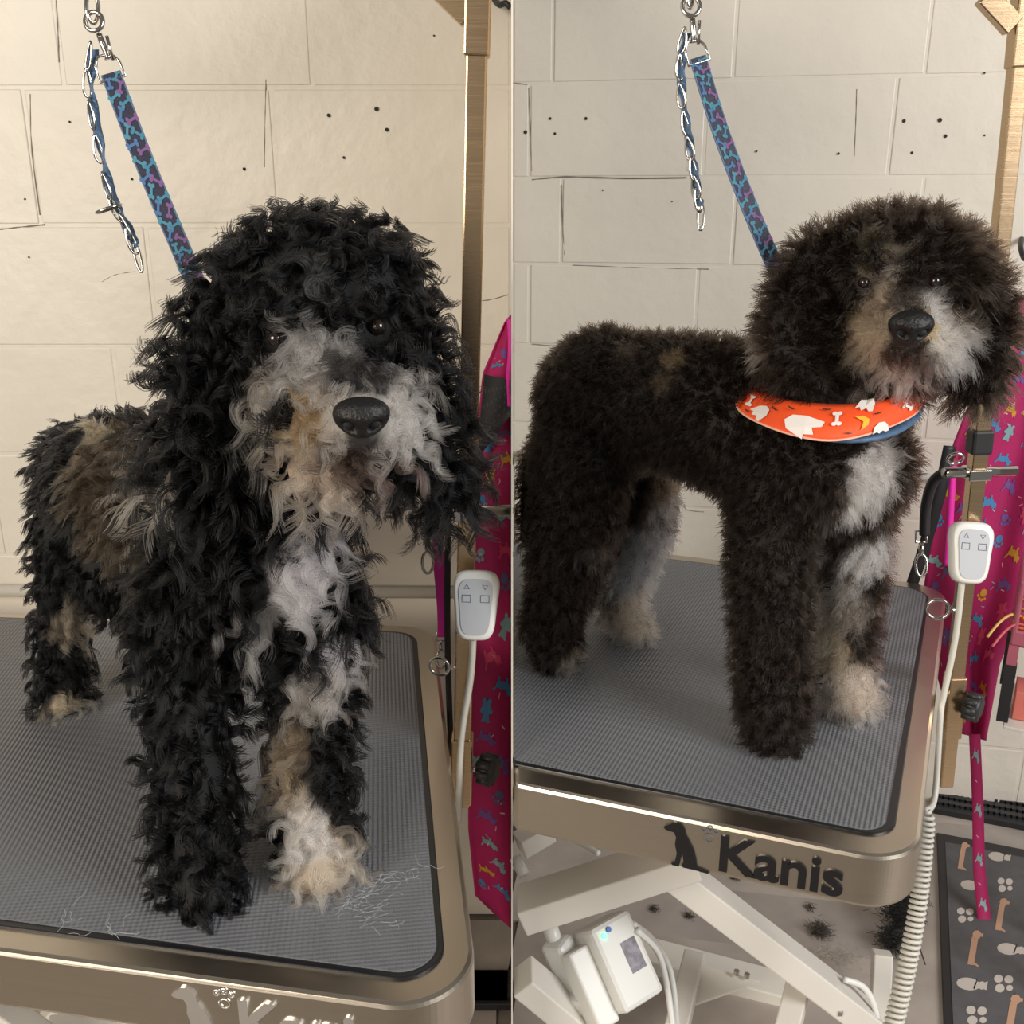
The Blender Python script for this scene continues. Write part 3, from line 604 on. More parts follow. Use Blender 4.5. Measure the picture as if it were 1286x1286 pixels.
def mesh_mat(corners, label):
    o, pts = floormat('rubber_mesh_mat', corners, .012, M_black, label, 'mat')
    bm = bmesh.new(); A, B, C_, D = pts
    for i in range(1, 22):
        for j in range(1, 5):
            p = A.lerp(B, i / 22).lerp(D.lerp(C_, i / 22), j / 5); box(bm, p + Vector((0, 0, .014)), (.010, .012, .006))
    tag(obj('mesh_studs', bm, M_gasket, o), kind='stuff')
mesh_mat([(1172, 983), (1330, 1010), (1330, 1052), (1172, 1022)], 'black rubber mesh mat on floor below the magenta apron')
mesh_mat([(560, 1226), (641, 1226), (641, 1270), (548, 1270)], 'black rubber mesh mat on floor beside the left grooming table')
# trolley shelf, tray, bows and card at the far right
zs = P(1268, 892, 1.2).z
tr = empty('trolley', P(1330, 900, 1.22), 'pale trolley shelf at right edge holding the pink tray', 'trolley'); tr.location.z = 0
ex_ = Vector((.89, -.456, 0)); ey_ = Vector((.456, .89, 0)); o0 = P(1263, 892, 1.16); o0.z = zs
def tb(x, y, z, sx, sy, sz): return box(bmesh.new(), o0 + ex_ * x + ey_ * y + Vector((0, 0, z)), (sx, sy, sz), ex_, ey_)
obj('shelf', tb(.16, .07, -.003, .32, .14, .005), M_white, tr, bevel=.001)
for dx in (.14, .31):
    for dy in (.01, .13):
        q = o0 + ex_ * dx + ey_ * dy; obj('leg', bar((q.x, q.y, .0085), (q.x, q.y, zs - .005), .012, .012), M_white, tr)
cbx = obj('coral_box', tb(.040, .048, .0205, .062, .05, .04), mat('coral_card', (.75, .20, .16), .5, noise_amt=.05), None, bevel=.001); tag(cbx, 'coral pink box with small label below the tray', 'box')
obj('label_card', tb(.034, .0225, .027, .020, .001, .012), mat('dull_label', (.45, .40, .30), .5, noise_amt=.1), cbx)
ty = empty('bow_tray', o0 + ex_ * .14 + ey_ * .08, 'rose plastic tray with dark feet full of ribbon bows', 'tray')
M_rose = mat('rose_plastic', (.42, .11, .16), .25, noise_amt=.05)
tz0 = P(1262, 815, 1.16).z - zs; tz1 = P(1262, 735, 1.16).z - zs; tzf = P(1262, 840, 1.16).z - zs
obj('side_wall', tb(-.004, .075, (tz0 + tz1) / 2, .006, .13, tz1 - tz0), M_rose, ty, bevel=.002)
obj('back_wall', tb(.145, .137, (tz0 + tz1) / 2, .30, .006, tz1 - tz0), M_rose, ty, bevel=.002)
obj('front_wall', tb(.145, .013, tz0 + .010, .30, .006, .02), M_rose, ty, bevel=.002)
obj('tray_floor', tb(.145, .075, tz0, .30, .12, .006), M_rose, ty)
for dy in (.016, .134):
    obj('corner_post', tb(-.002, dy, (tz0 + tzf) / 2, .012, .012, tz0 - tzf), M_rose, ty)
    obj('foot', tb(-.002, dy, tzf / 2, .014, .014, tzf), M_black, ty)
bc = [(.75, .16, .03), (.8, .2, .28), (.7, .05, .12), (.75, .45, .35), (.8, .35, .08), (.65, .1, .2), (.8, .55, .5)]
for k in range(7):
    c = o0 + ex_ * (.008 + .011 * (k % 4) + random.uniform(0, .004)) + ey_ * (.03 + .022 * (k // 3)) + Vector((0, 0, tz0 + .020 + .016 * (k % 3))); bw = empty('ribbon_bow', c, None, None)
    names = ['orange', 'rose pink', 'crimson', 'peach', 'amber', 'raspberry', 'pale pink', 'orange', 'rose pink']
    tag(bw, 'small %s ribbon bow heaped in the rose plastic tray' % names[k], 'bow', 'bows in the tray'); m = mat('ribbon_%d' % (k % 7), bc[k % 7], .45, noise_amt=.1)
    an = random.uniform(0, 3.1); u = Vector((math.cos(an), .3 * math.sin(an), math.sin(an) * .6)).normalized(); v = u.cross(Vector((0, 1, .2))).normalized()
    for s in (-1, 1):
        obj('loop', tube([c + u * (s * .009 * (1 - math.cos(a * math.pi / 6))) + v * (.006 * math.sin(a * math.pi / 6)) for a in range(12)], .0022, 6, closed=True), m, bw, True)
        obj('tail', tube([c, c + u * (s * .012) - v * .012 - Vector((.004, .004, 0))], .0016, 5), m, bw, True)
    obj('knot', sphere(c, .0035, 8), m, bw, True)
for k, (px, py) in enumerate(((1240, 800), (1246, 812))):
    a = P(px, py, 1.15); st = obj('hair_tie', tube(smoothpath([a, a + Vector((.018, .01, .016)), a + Vector((.04, .025, .02)), a + Vector((.06, .035, .012))], 6), .0018, 6), mat('tie_%d' % k, ((.7, .45, .12), (.6, .1, .12))[k], .5, noise_amt=.1), None, True)
    tag(st, ('amber' if k == 0 else 'red') + ' elastic tie hanging over the edge of the tray', 'hair tie')

# ------------------------------------------------------------------ dogs
def voxel_body(name, cones, blobs, vox=.0065):
    bm = bmesh.new()
    for ch in cones:
        for (a, b) in zip(ch, ch[1:]):
            pa = P(*a[:3]); pb = P(*b[:3]); ra, rb = RAD(pa, a[3]), RAD(pb, b[3]); L = (pb - pa).length; n = max(2, int(L / (.25 * min(ra, rb))) + 1)
            for i in range(n + 1): bmesh.ops.create_icosphere(bm, subdivisions=2, radius=ra + (rb - ra) * i / n, matrix=Matrix.Translation(pa.lerp(pb, i / n)))
    for (px, py, Y, r, sc) in blobs:
        c = P(px, py, Y); R = RAD(c, r); bmesh.ops.create_icosphere(bm, subdivisions=3, radius=1, matrix=Matrix.Translation(c) @ Matrix.Diagonal((R * sc[0], R * sc[1], R * sc[2], 1)))
    me = bpy.data.meshes.new(name); bm.to_mesh(me); bm.free(); o = bpy.data.objects.new('tmp', me); COL.objects.link(o)
    md = o.modifiers.new('r', 'REMESH'); md.mode = 'VOXEL'; md.voxel_size = vox
    sm = o.modifiers.new('s', 'SMOOTH'); sm.iterations = 8; sm.factor = .5
    dg = bpy.context.evaluated_depsgraph_get(); out = bpy.data.meshes.new_from_object(o.evaluated_get(dg)); bpy.data.objects.remove(o); out.name = name
    n = len(out.vertices); co = np.empty(n * 3); out.vertices.foreach_get('co', co); co = co.reshape(-1, 3)
    co[:, 2] = np.maximum(co[:, 2], TZ + .004); out.vertices.foreach_set('co', co.ravel()); out.update(); return out
def nz(x): return x / np.maximum(np.linalg.norm(x, axis=-1, keepdims=True), 1e-9)
def field(pts, spots):
    """weights of soft spheres; spots: (px, py, Y, rpx, value...)"""
    return [(np.array(P(*s[:3])), RAD(P(*s[:3]), s[3])) for s in spots]
def vnoise(p, sc, seed=0):
    r = np.random.default_rng(seed); out = np.zeros(len(p))
    for k in range(6):
        d = r.normal(size=3); d /= np.linalg.norm(d); out += np.sin((p @ d) * sc * r.uniform(.6, 1.7) + r.uniform(0, 6.28))
    return out / 6
from mathutils.bvhtree import BVHTree
def bvh_of(me): return BVHTree.FromPolygons([v.co.copy() for v in me.vertices], [tuple(q.vertices) for q in me.polygons])
def hit(bvh, px, py, Y):
    d = ray(px, py).normalized(); h = bvh.ray_cast(CAM, d); return h[0] if h[0] is not None else P(px, py, Y)
def paint(p, base, spots, seed, bvh):
    col = np.tile(np.array(base, float), (len(p), 1)); n = vnoise(p, 160, seed) * .5 + vnoise(p, 420, seed + 1) * .35
    for px, py, Y, r, c in spots:
        hp = hit(bvh, px, py, Y); ctr = np.array(hp); R = RAD(hp, r); d = np.linalg.norm(p - ctr, axis=1) / R + n * .55
        wt = np.clip((1.12 - d) / .3, 0, 1)[:, None]; col = col * (1 - wt) + np.array(c) * wt
    return col
def coat(name, body, spec, parent, material):
    me = body; me.calc_loop_triangles(); nt = len(me.loop_triangles); tri = np.empty(nt * 3, int); me.loop_triangles.foreach_get('vertices', tri); tri = tri.reshape(-1, 3)
    nv = len(me.vertices); co = np.empty(nv * 3); me.vertices.foreach_get('co', co); co = co.reshape(-1, 3); no = np.empty(nv * 3); me.vertices.foreach_get('normal', no); no = no.reshape(-1, 3)
    A = np.linalg.norm(np.cross(co[tri[:, 1]] - co[tri[:, 0]], co[tri[:, 2]] - co[tri[:, 0]]), axis=1); cdf = np.cumsum(A) / A.sum()
    def sample(n):
        t = np.searchsorted(cdf, RNG.random(n)); u = RNG.random((n, 2)); f = u.sum(1) > 1; u[f] = 1 - u[f]; a = 1 - u.sum(1)
        p = co[tri[t, 0]] * a[:, None] + co[tri[t, 1]] * u[:, :1] + co[tri[t, 2]] * u[:, 1:]
        q = nz(no[tri[t, 0]] * a[:, None] + no[tri[t, 1]] * u[:, :1] + no[tri[t, 2]] * u[:, 1:]); return p, q
    G, Nn, K = spec['guides'], spec['strands'], spec['points']
    gp, gn = sample(G); ok = spec['mask'](gp); gp, gn = gp[ok], gn[ok]; G = len(gp)
    s = np.linspace(0, 1, K)
    def paths(p, n, L, curl, turns, flow, rnd):
        d = nz(n * spec['lift'] + flow + RNG.normal(size=p.shape) * rnd); m = len(p)
        e1 = nz(np.cross(d, RNG.normal(size=d.shape))); e2 = np.cross(d, e1); ph = RNG.random(m) * 6.283; hd = np.where(RNG.random(m) < .5, -1, 1)
        ang = ph[:, None] + hd[:, None] * turns[:, None] * 6.283 * s[None]; r = curl[:, None] * np.minimum(1, s * 2.5)[None]
        c = d[:, None, :] * (L[:, None] * s[None])[..., None] + np.array((0, 0, -1.0)) * (L[:, None] * spec['droop'] * s[None] ** 2)[..., None]
        return c + e1[:, None, :] * (r * (np.cos(ang) - np.cos(ph)[:, None] * (1 - s)[None]))[..., None] + e2[:, None, :] * (r * np.sin(ang))[..., None]
    L, curl, turns, flow, rnd = spec['style'](gp, gn); gpath = paths(gp, gn, L, curl, turns, flow, rnd)
    kd = kdtree.KDTree(G)
    for i in range(G): kd.insert(gp[i], i)
    kd.balance()
    cp, cn = sample(Nn); ok = spec['mask'](cp); cp, cn = cp[ok], cn[ok]; Nn = len(cp)
    gi = np.array([kd.find(p)[1] for p in cp]); off = cp - gp[gi]
    cl = spec['clump']; sc = RNG.uniform(.75, 1.08, Nn)
    pos = gp[gi][:, None, :] + off[:, None, :] * (1 - cl * s ** .6)[None, :, None] + gpath[gi] * sc[:, None, None]
    jit = RNG.normal(size=(Nn, 3)) * spec['fuzz']; pos = pos + jit[:, None, :] * (s[None, :, None])
    keep = np.ones(Nn, bool)
    for e, dr, rr, ln in spec['clear']:
        v = pos - np.array(e); dr = np.array(dr) / np.linalg.norm(dr); t_ = v @ dr; dist = np.linalg.norm(v - t_[..., None] * dr, axis=2); keep &= ~((dist < rr) & (t_ > -.002) & (t_ < ln)).any(1)
    pos, cp, gi = pos[keep], cp[keep], gi[keep]; Nn = len(cp)
    pos[..., 2] = np.maximum(pos[..., 2], TZ + .0045)
    if spec.get('xmin') is not None: pos[..., 0] = np.maximum(pos[..., 0], spec['xmin'])
    if spec.get('xmax') is not None: pos[..., 0] = np.minimum(pos[..., 0], spec['xmax'])
    col = spec['paint'](gp[gi] * .8 + cp * .2); col = col * RNG.uniform(.75, 1.25, (Nn, 1)); grey = RNG.random(Nn) < spec['grey']; col[grey] = col[grey] * .4 + np.array((.16, .145, .125)) * .6
    cu = bpy.data.hair_curves.new(name); cu.add_curves([K] * Nn)
    cu.attributes['position'].data.foreach_set('vector', pos.astype(np.float32).ravel())
    ra = cu.attributes.get('radius') or cu.attributes.new('radius', 'FLOAT', 'POINT')
    ra.data.foreach_set('value', np.tile((spec['radius'] * (1 - .6 * s ** 2)).astype(np.float32), Nn))
    ca = cu.attributes.new('coat_colour', 'FLOAT_COLOR', 'CURVE'); ca.data.foreach_set('color', np.hstack([col, np.ones((Nn, 1))]).astype(np.float32).ravel())
    o = bpy.data.objects.new(name, cu); COL.objects.link(o); cu.materials.append(material); o.parent = parent; o.matrix_parent_inverse = Matrix.Translation(-Vector(parent.location)); return o
def hair_mat():
    m = bpy.data.materials.new('dog_hair'); m.use_nodes = True; nt = m.node_tree; nt.nodes.remove(nt.nodes['Principled BSDF'])
    h = nt.nodes.new('ShaderNodeBsdfHairPrincipled'); h.parametrization = 'COLOR'; h.model = 'CHIANG'
    h.inputs['Roughness'].default_value = .26; h.inputs['Radial Roughness'].default_value = .4; h.inputs['IOR'].default_value = 1.26; h.inputs['Coat'].default_value = .0
    a = nt.nodes.new('ShaderNodeAttribute'); a.attribute_name = 'coat_colour'; nt.links.new(a.outputs['Color'], h.inputs['Color'])
    nt.links.new(h.outputs[0], nt.nodes['Material Output'].inputs['Surface']); return m
M_hair = hair_mat()
def skin_body(me, parent, paintf):
    n = len(me.vertices); co = np.empty(n * 3); me.vertices.foreach_get('co', co); c = paintf(co.reshape(-1, 3)) * .55
    at = me.attributes.new('skin', 'FLOAT_COLOR', 'POINT'); at.data.foreach_set('color', np.hstack([c, np.ones((n, 1))]).astype(np.float32).ravel())
    return obj('body', me, mat('dog_skin', (1, 1, 1), .8, attr='skin'), parent, True)
M_nose = mat('dog_nose', (.007, .0065, .007), .4, bump=.6, bscale=350, spec=.35)
M_eye = mat('dog_eye', (.012, .007, .005), .05, noise_amt=.1, spec=.8)
M_nostril = mat('nostril', (.003, .003, .003), .7)
def face(t, nosep, nr, look, eyes, er):
    look = look.normalized(); rt = look.cross(Vector((0, 0, 1))).normalized() * -1; up = rt.cross(look) * -1
    if up.z < 0: up = -up
    c = Vector(nosep); R = RAD(c, nr); rot = Matrix((rt, look, up)).transposed()
    bm = sphere(c, R, 40, (1, .66, .78), None, rot)
    for v in bm.verts:
        q = v.co - c; x, z, y = q.dot(rt) / R, q.dot(up) / R, q.dot(look) / R
        v.co += rt * (R * x * .3 * z)                                    # narrower below
        if y > 0:
            v.co -= look * (R * (.09 * math.exp(-(x / .08) ** 2) * (z < 0) + .12 * max(0, -z)))          # groove
            for s_ in (-1, 1): v.co -= look * (R * .6 * math.exp(-(((x - s_ * .46) / .24) ** 2 + ((z + .2 - .35 * s_ * (x - s_ * .46)) / .17) ** 2)))
    n = obj('nose', bm, M_nose, t, True)
    for s_ in (-1, 1): obj('nostril', sphere(c + rt * (s_ * R * .47) + look * (R * .14) - up * (R * .2), R * .26, 10, (1.1, .5, .8), None, rot), M_nostril, n, True)
    for e in eyes: obj('eye', sphere(Vector(e), RAD(Vector(e), er), 16), M_eye, t, True)

# ---- shaggy curly dog
Lc = [[(108, 588, .97, 60), (165, 605, .89, 86), (235, 640, .81, 88), (305, 690, .745, 92), (350, 725, .71, 82)],
      [(320, 660, .735, 88), (345, 540, .73, 84), (385, 430, .73, 100)],
      [(105, 620, .965, 54), (90, 700, .965, 42), (75, 790, .965, 28), (77, 850, .955, 27), (80, 878, .945, 27)],
      [(150, 640, .98, 48), (178, 730, .985, 36), (190, 800, 1.0, 24), (196, 842, .99, 24)],
      [(262, 740, .73, 62), (240, 850, .70, 46), (243, 980, .675, 42), (250, 1080, .66, 42), (256, 1118, .645, 40)],
      [(385, 760, .73, 62), (392, 880, .72, 43), (388, 980, .705, 41), (398, 1060, .69, 42), (404, 1096, .67, 42)],
      [(305, 380, .74, 46), (268, 450, .73, 42), (246, 550, .71, 40), (246, 640, .70, 38), (256, 675, .70, 30)],
      [(500, 400, .755, 36), (532, 480, .755, 30), (540, 560, .75, 32), (556, 615, .745, 32)],
      [(425, 470, .68, 76), (448, 525, .635, 58), (455, 530, .61, 42)]]
Lb = [(402, 392, .73, 110, (1.12, 1, .96)), (408, 362, .735, 90, (1.2, 1, .82)), (445, 535, .65, 76, (1.1, .9, .85)), (400, 590, .655, 40, (1.1, 1, .8)), (505, 520, .68, 38, (.8, 1, 1.1)), (140, 720, .93, 50, (.7, 1, 1.2))]
bodyL = voxel_body('shaggy_dog_body', Lc, Lb)
LIL = (.50, .47, .48); BLK = (.0045, .0045, .005); WHT = (.62, .58, .55); CRM = (.54, .45, .35); GRY = (.26, .25, .24); TAN = (.25, .175, .105); BRN = (.032, .024, .016)
spL = [(130, 620, .88, 95, BRN), (190, 640, .80, 60, BRN), (120, 545, .87, 24, (.24, .20, .14)), (98, 575, .89, 16, (.2, .16, .11)), (140, 520, .86, 20, (.22, .18, .13)), (185, 620, .75, 26, (.42, .37, .29)), (190, 650, .745, 18, (.42, .37, .29)),
       (395, 690, .635, 42, LIL), (370, 740, .62, 40, LIL), (335, 770, .62, 26, GRY), (310, 785, .61, 16, LIL), (425, 825, .65, 34, LIL), (395, 870, .64, 40, (.40, .37, .34)), (360, 930, .66, 30, (.22, .17, .12)), (360, 985, .65, 30, (.26, .21, .155)), (372, 1020, .65, 26, (.42, .38, .33)),
       (400, 1085, .625, 62, CRM), (380, 1045, .63, 40, WHT), (97, 785, .925, 30, (.36, .30, .23)), (104, 755, .925, 20, (.2, .17, .13)), (212, 605, .7, 17, (.46, .41, .33)), (208, 635, .7, 14, (.40, .35, .28)), (85, 892, .915, 24, (.55, .46, .33)),
       (440, 520, .60, 92, (.40, .37, .34)), (510, 520, .625, 62, (.60, .56, .52)), (350, 500, .64, 46, (.42, .38, .34)), (380, 450, .64, 50, (.30, .29, .285)), (420, 455, .62, 40, (.30, .29, .28)), (385, 530, .60, 36, TAN), (395, 600, .62, 60, (.48, .38, .30)), (440, 625, .62, 40, (.35, .28, .24)),
       (452, 475, .595, 40, (.03, .028, .028)), (456, 556, .59, 22, (.03, .025, .025)), (478, 585, .585, 34, (.10, .07, .065)), (435, 572, .57, 34, (.05, .035, .03)), (520, 610, .6, 30, (.14, .11, .10)), (395, 330, .62, 14, (.12, .12, .12)), (398, 362, .61, 12, (.2, .2, .2))]
bvL = bvh_of(bodyL); pL = lambda p: paint(p, BLK, spL, 3, bvL)
dogL = empty('dog', (T(255, 1140, TZ) + T(80, 890, TZ)) / 2, 'shaggy black dog with long curly coat, white chest and cream front paw', 'dog', 'grooming dogs')
skin_body(bodyL, dogL, pL)
nosL = np.array(hit(bvL, 456, 526, .585)); eyL = [np.array(hit(bvL, 476, 413, .625)), np.array(hit(bvL, 350, 428, .63))]
torL = np.array(P(120, 600, .93)); earL1 = np.array(P(232, 600, .70)); earL2 = np.array(P(545, 560, .75)); legz = TZ + .22
headL = np.array(P(400, 420, .70)); backd = np.array((-.615, .785, 0))
def maskL(p):
    ok = np.linalg.norm(p - nosL, axis=1) > .0155
    for e in eyL: ok &= np.linalg.norm(p - e, axis=1) > .011
    return ok
def styleL(p, n):
    m = len(p); hd = np.clip(1.3 - np.linalg.norm(p - headL, axis=1) / .13, 0, 1); tor = np.clip(1.5 - np.linalg.norm(p - torL, axis=1) / .17, 0, 1); muz = np.clip(1.4 - np.linalg.norm(p - nosL, axis=1) / .06, 0, 1)
    low = p[:, 2] < TZ + .10
    leg = np.clip((TZ + .20 - p[:, 2]) / .05, 0, 1)
    L = .030 - .010 * tor - .013 * muz - .008 * leg - .004 * hd * (1 - muz); L *= RNG.uniform(.75, 1.25, m)
    ear = np.maximum(np.clip(1.5 - np.linalg.norm(p - earL1, axis=1) / .075, 0, 1), np.clip(1.5 - np.linalg.norm(p - earL2, axis=1) / .04, 0, 1)); L = L + .016 * ear * RNG.uniform(.5, 1.2, m)
    curl = .0058 - .0036 * tor - .0022 * muz - .0004 * leg; turns = RNG.uniform(.9, 1.7, m) * (1 - .4 * tor) * (1 - .3 * leg)
    flow = np.array((0, 0, -.55)) + backd * .25 * tor[:, None]
    flow = np.tile(np.array((0, 0, -.55)), (m, 1)) + backd * (.5 * tor[:, None]); top = (n[:, 2] > .3) & (hd > .2); flow[top] *= .1
    r = p - nosL; r = nz(r); flow = flow + r * (.9 * muz[:, None])
    return L, curl * RNG.uniform(.7, 1.3, m), turns, flow, .28
coat('coat', bodyL, dict(guides=3600, strands=80000, points=16, mask=maskL, style=styleL, paint=pL, lift=.85, droop=.25, clump=.84, fuzz=.0011, radius=.00030, grey=.02, clear=[(eyL[0], (.1, -1, .1), .0085, .06), (eyL[1], (-.1, -1, .1), .006, .06), (nosL, (.1, -1, .05), .013, .06)], xmax=-.003), dogL, M_hair)
face(dogL, Vector(nosL) - FW * .006, 35, Vector((.15, -1, -.1)), [Vector(e) - FW * .008 for e in eyL], 11)

# ---- clipped dog
Rc = [[(752, 498, 1.06, 78), (850, 505, 1.0, 84), (940, 530, .955, 92), (1020, 575, .925, 92), (1075, 590, .92, 66)],
      [(1010, 540, .94, 84), (1060, 470, .93, 76), (1110, 390, .915, 84)],
      [(735, 560, 1.04, 66), (722, 660, 1.035, 52), (705, 740, 1.045, 36), (690, 785, 1.05, 31), (702, 816, 1.04, 27)],
      [(800, 580, 1.10, 50), (806, 660, 1.125, 36), (790, 720, 1.13, 27), (778, 765, 1.135, 22), (800, 788, 1.115, 23)],
      [(975, 600, .92, 62), (966, 700, .905, 46), (968, 800, .895, 41), (972, 885, .885, 40), (974, 912, .872, 34)],
      [(1070, 620, .945, 52), (1072, 700, .95, 38), (1062, 790, .95, 33), (1060, 850, .94, 33), (1074, 878, .925, 30)],
      [(1040, 340, .92, 48), (1008, 390, .91, 42), (998, 440, .89, 42), (1010, 486, .875, 34)],
      [(1190, 330, .93, 40), (1226, 380, .925, 36), (1232, 430, .915, 36), (1222, 482, .91, 30)],
      [(1130, 400, .885, 54), (1140, 418, .845, 40), (1140, 416, .825, 30)],
      [(672, 570, 1.09, 16), (662, 630, 1.10, 12), (660, 680, 1.10, 10)]]
Rb = [(1122, 358, .915, 92, (1.1, 1, .92)), (1122, 332, .92, 78, (1.1, 1, .75)), (1140, 428, .86, 52, (1.2, .9, .72)), (1125, 458, .865, 32, (1.1, 1, .75)), (760, 480, 1.05, 72, (1, 1, .9)), (1190, 425, .875, 28, (.8, 1, .9)), (1088, 425, .875, 26, (.8, 1, .9))]
bodyR = voxel_body('clipped_dog_body', Rc, Rb)
DB = (.015, .0105, .0078); WR = (.66, .60, .53)
spR = [(846, 450, .93, 17, (.15, .11, .068)), (834, 478, .92, 15, (.09, .067, .042)), (856, 422, .95, 18, (.18, .135, .085)), (790, 440, .98, 20, (.05, .04, .03)), (840, 605, .95, 34, (.10, .075, .05)),
       (1095, 600, .855, 38, (.62, .58, .55)), (1085, 640, .86, 30, (.60, .56, .53)), (1110, 570, .86, 22, (.5, .46, .43)), (1095, 700, .91, 34, (.45, .43, .42)), (1050, 770, .90, 36, (.24, .21, .18)), (1035, 690, .91, 16, (.4, .4, .42)), (1040, 820, .90, 30, (.40, .33, .24)), (1075, 880, .90, 48, (.56, .47, .39)), (1060, 740, .92, 20, (.3, .28, .26)),
       (820, 680, 1.10, 36, (.36, .36, .38)), (800, 735, 1.11, 40, (.42, .43, .46)), (805, 785, 1.09, 46, (.58, .50, .41)), (835, 640, 1.09, 26, (.26, .25, .24)), (750, 690, 1.01, 20, (.06, .05, .04)), (718, 832, 1.01, 18, (.36, .30, .24)),
       (1100, 410, .83, 46, (.42, .34, .25)), (1110, 385, .84, 30, (.30, .24, .18)), (1185, 415, .83, 42, (.55, .49, .42)), (1205, 440, .85, 30, (.58, .54, .50)), (1170, 390, .83, 26, (.5, .47, .44)), (1090, 440, .83, 32, (.42, .33, .24)), (1165, 410, .80, 20, (.50, .32, .16)), (1125, 470, .82, 34, (.34, .28, .25)), (1135, 446, .79, 26, (.035, .024, .02)), (1160, 452, .79, 18, (.05, .035, .03)), (1118, 474, .8, 22, (.40, .34, .30)), (1140, 380, .82, 22, (.05, .04, .035)),
       (1088, 345, .83, 13, (.10, .08, .06)), (1120, 345, .825, 11, (.3, .27, .24)), (1120, 315, .83, 15, (.16, .14, .11)), (1090, 300, .84, 18, (.09, .08, .06)), (960, 440, .88, 18, (.16, .13, .11)), (975, 490, .87, 14, (.2, .17, .15)), (1085, 497, .84, 20, (.5, .42, .38))]
bvR = bvh_of(bodyR); pR = lambda p: paint(p, DB, spR, 11, bvR)
dogR = empty('dog', (T(970, 930, TZ) + T(700, 835, TZ)) / 2, 'freshly clipped dark brown black dog wearing an orange bandana', 'dog', 'grooming dogs')
skin_body(bodyR, dogR, pR)
nosR = np.array(hit(bvR, 1140, 413, .80)); eyR = [np.array(hit(bvR, 1083, 356, .835)), np.array(hit(bvR, 1172, 354, .835))]; headR = np.array(P(1122, 380, .91)); backR = np.array((-.755, .655, 0))
def maskR(p):
    ok = np.linalg.norm(p - nosR, axis=1) > .015
    for e in eyR: ok &= np.linalg.norm(p - e, axis=1) > .006
    return ok
def styleR(p, n):
    m = len(p); hd = np.clip(1.6 - np.linalg.norm(p - headR, axis=1) / .13, 0, 1); muz = np.clip(1.4 - np.linalg.norm(p - nosR, axis=1) / .055, 0, 1)
    L = .0115 + .012 * hd * (1 - muz) - .0048 * muz; leg = p[:, 2] < TZ + .2; L = np.where(leg, .0145, L) * RNG.uniform(.8, 1.2, m)
    curl = .0011 + .0012 * hd + .0012 * leg; turns = RNG.uniform(.5, 1.2, m)
    flow = np.tile(np.array((0, 0, -.35)), (m, 1)) + backR * (.25 * (1 - hd))[:, None]; top = (n[:, 2] > .2) & (hd > .2); flow[top] *= .1
    flow = flow + nz(p - nosR) * (1.1 * muz[:, None]); return L, curl * RNG.uniform(.6, 1.4, m), turns, flow, .22
coat('coat', bodyR, dict(guides=9000, strands=130000, points=8, mask=maskR, style=styleR, paint=pR, lift=.95, droop=.2, clump=.45, fuzz=.0019, radius=.00028, grey=.03, clear=[(eyR[0], (-.1, -1, .2), .005, .05), (eyR[1], (.15, -1, .2), .005, .05), (nosR, (.3, -1, .1), .012, .05)], xmin=.003), dogR, M_hair)
face(dogR, Vector(nosR) - FW * .006, 28, Vector((.03, -1, -.1)), [Vector(e) - FW * .003 for e in eyR], 7)

# ---- bandana and collar on the clipped dog
def band(a, b):
    up = (1052, 482, 97, 26, .925, .085); lo = (1041, 497, 116, 54, .92, .118); b = max(-.1, min(1.1, b))
    q = [u + (l - u) * b for u, l in zip(up, lo)]; an = a * 2 * math.pi
    wv = 1 + .02 * math.sin(an * 7) * b
    return P(q[0] + q[2] * math.cos(an) * wv, q[1] + q[3] * math.sin(an) + 2 * math.sin(an * 5) * b, q[4] - q[5] * math.sin(an) - .008 * math.sin(b * math.pi))
def sband(a, b):
    p = band(a, b); n = (band(a + .005, b) - p).cross(band(a, b + .02) - p).normalized(); c = P(1046, 490, .92)
    if n.dot(p - c) < 0: n = -n
    return p, n
bd = obj('bandana', sheet(sband, 72, 8), mat('orange_cloth', (.86, .085, .012), .65, noise_amt=.08, nscale=30, bump=.2, bscale=300), None, True); solid(bd, .0012)
tag(bd, 'orange bandana with ghosts, bones and moons tied around the clipped dog', 'bandana')
Wh = (.75, .70, .66); it = []
for ic, a, b, sz, an, c in (('bone', .445, .55, .9, 1.2, Wh), ('ghost', .40, .7, 1.3, .4, Wh), ('bat', .375, .45, .6, .4, (.03, .02, .02)), ('bat', .34, .3, .5, .4, (.03, .02, .02)), ('ghost', .305, .72, 1.8, -1.2, Wh), ('bone', .245, .45, .9, 1.5, Wh), ('moon', .20, .62, 1.1, -.3, (.85, .42, .03)),
                     ('bat', .27, .2, .5, 0, (.03, .02, .02)), ('bat', .165, .45, .5, 0, (.03, .02, .02)), ('ghost', .16, .92, 1.0, 0, Wh), ('bone', .085, .55, .9, .8, Wh), ('bat', .43, .85, .5, 0, (.03, .02, .02)), ('ghost', .19, .1, 1.2, .3, Wh), ('bat', .12, .25, .5, 0, (.03, .02, .02)), ('bat', .22, .85, .4, .4, (.03, .02, .02))):
    it.append((ic, a, b, .042 * sz, -.42 * sz, an, c))
decals('ghost_print', it, sband, bd, .0022)
obj('hem', tube([sband(k / 72, 1.0)[0] for k in range(72)], .0011, 5, closed=True), mat('hem_thread', (.85, .45, .33), .6, noise_amt=.05), bd)
co = obj('collar', tube([P(1066 + 86 * math.cos(k * math.pi / 18), 508 + 44 * math.sin(k * math.pi / 18), .925 - .104 * math.sin(k * math.pi / 18)) for k in range(36)], .006, 8, closed=True, flat=.5), M_bluetrim, None, True); tag(co, 'blue collar just under the orange bandana', 'collar')

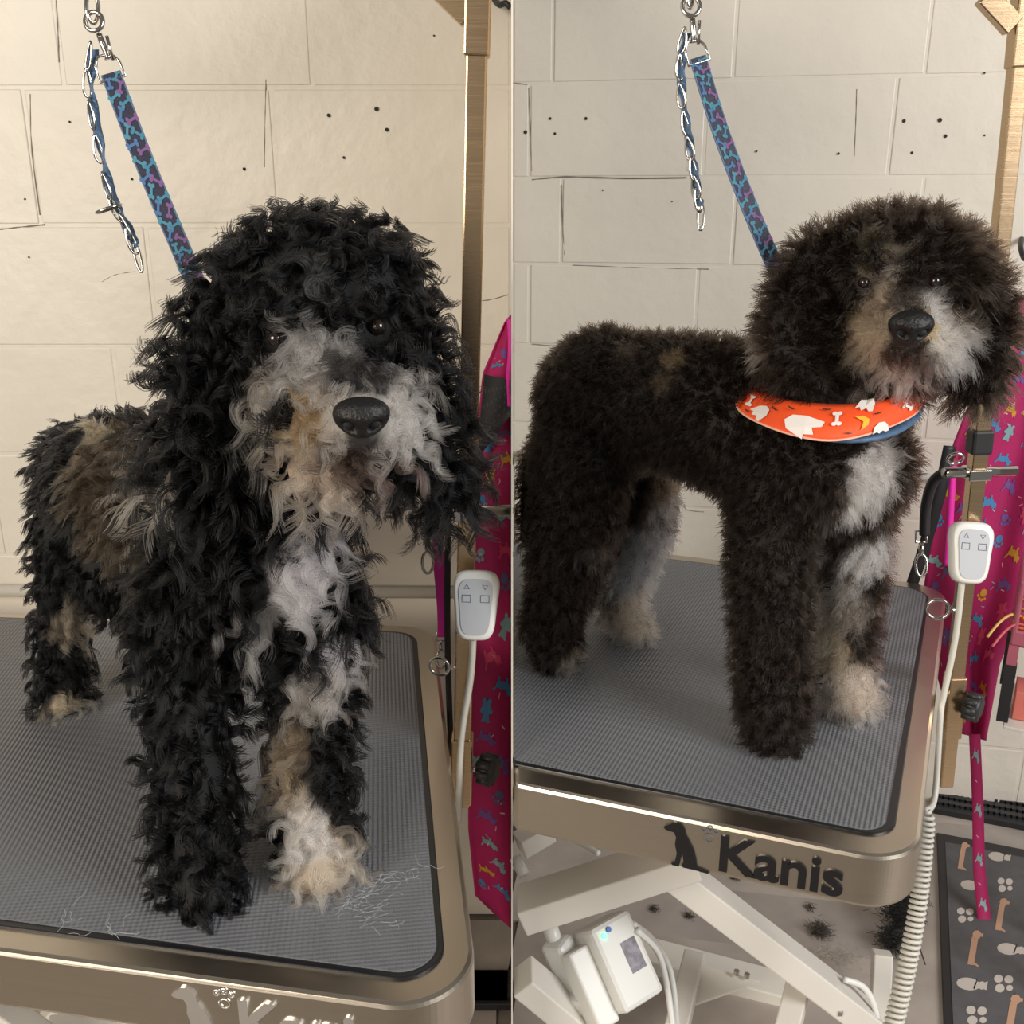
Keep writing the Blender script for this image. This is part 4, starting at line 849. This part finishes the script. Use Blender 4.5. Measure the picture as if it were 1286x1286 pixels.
# ------------------------------------------------------------------ loose hair
def wisp(name, pts, n, spread, ln, col, label, rad=.00022, lift=.004):
    nk = 5 if n > 60 else 7
    vs = bmesh.new()
    for _ in range(n):
        c = Vector(random.choice(pts)); c = c + Vector((random.gauss(0, spread), random.gauss(0, spread), random.uniform(.0006, lift))); a = random.uniform(0, 6.28); q = []
        for k in range(nk):
            a += random.uniform(-.9, .9); q.append(c.copy()); c = c + Vector((math.cos(a), math.sin(a), random.uniform(-.15, .15))) * (ln / 6); c.z = max(c.z, pts[0].z + .0005)
        tube(q, rad, 3, vs)
    o = obj(name, vs, mat(name + '_' + label[:8], col, .6, noise_amt=.1), None); tag(o, label, 'hair', None, 'stuff'); return o
z = TZ + .0036
wisp('loose_hair', [T(x, y, z) for x, y in ((445, 1140), (460, 1128), (478, 1120), (495, 1112), (515, 1104), (530, 1098), (470, 1148), (485, 1155), (450, 1135))], 70, .006, .02, (.5, .53, .56), 'wisps of pale hair on the mat beside the cream paw', .00010)
wisp('hair_scrap', [T(x, y, z) for x, y in ((85, 1145), (130, 1170), (145, 1172))], 10, .004, .02, (.5, .5, .5), 'few pale hair scraps on mat near the front rim', .00013)
wisp('hair_tuft', [T(1030, 1172, .001)], 420, .007, .014, (.06, .05, .042), 'dark hair tuft lying on floor right of the scissor arm', .00028, .012)
wisp('hair_tuft', [T(1040, 1205, .001), T(1060, 1205, .001)], 300, .012, .014, (.42, .37, .32), 'pale hair tuft on floor beside the dark one', .00018, .012)
for (px, py, lb) in ((923, 1103, 'small dark hair scrap on floor just below the table lettering'), (1017, 1140, 'small dark hair scrap on floor under the table corner'), (866, 1152, 'small dark hair scrap on floor left of the scissor arm'), (822, 1142, 'small dark hair scrap on floor above the control box')):
    wisp('hair_scrap', [T(px, py, .001)], 70, .0032, .009, (.05, .04, .032), lb, .0003, .005)
wisp('hair_heap', [T(1130, 1165, .001), T(1120, 1190, .001), T(1140, 1140, .001), T(1128, 1150, .03)], 1500, .010, .022, (.010, .010, .010), 'heap of black hair on floor behind the table corner', .0004, .03)
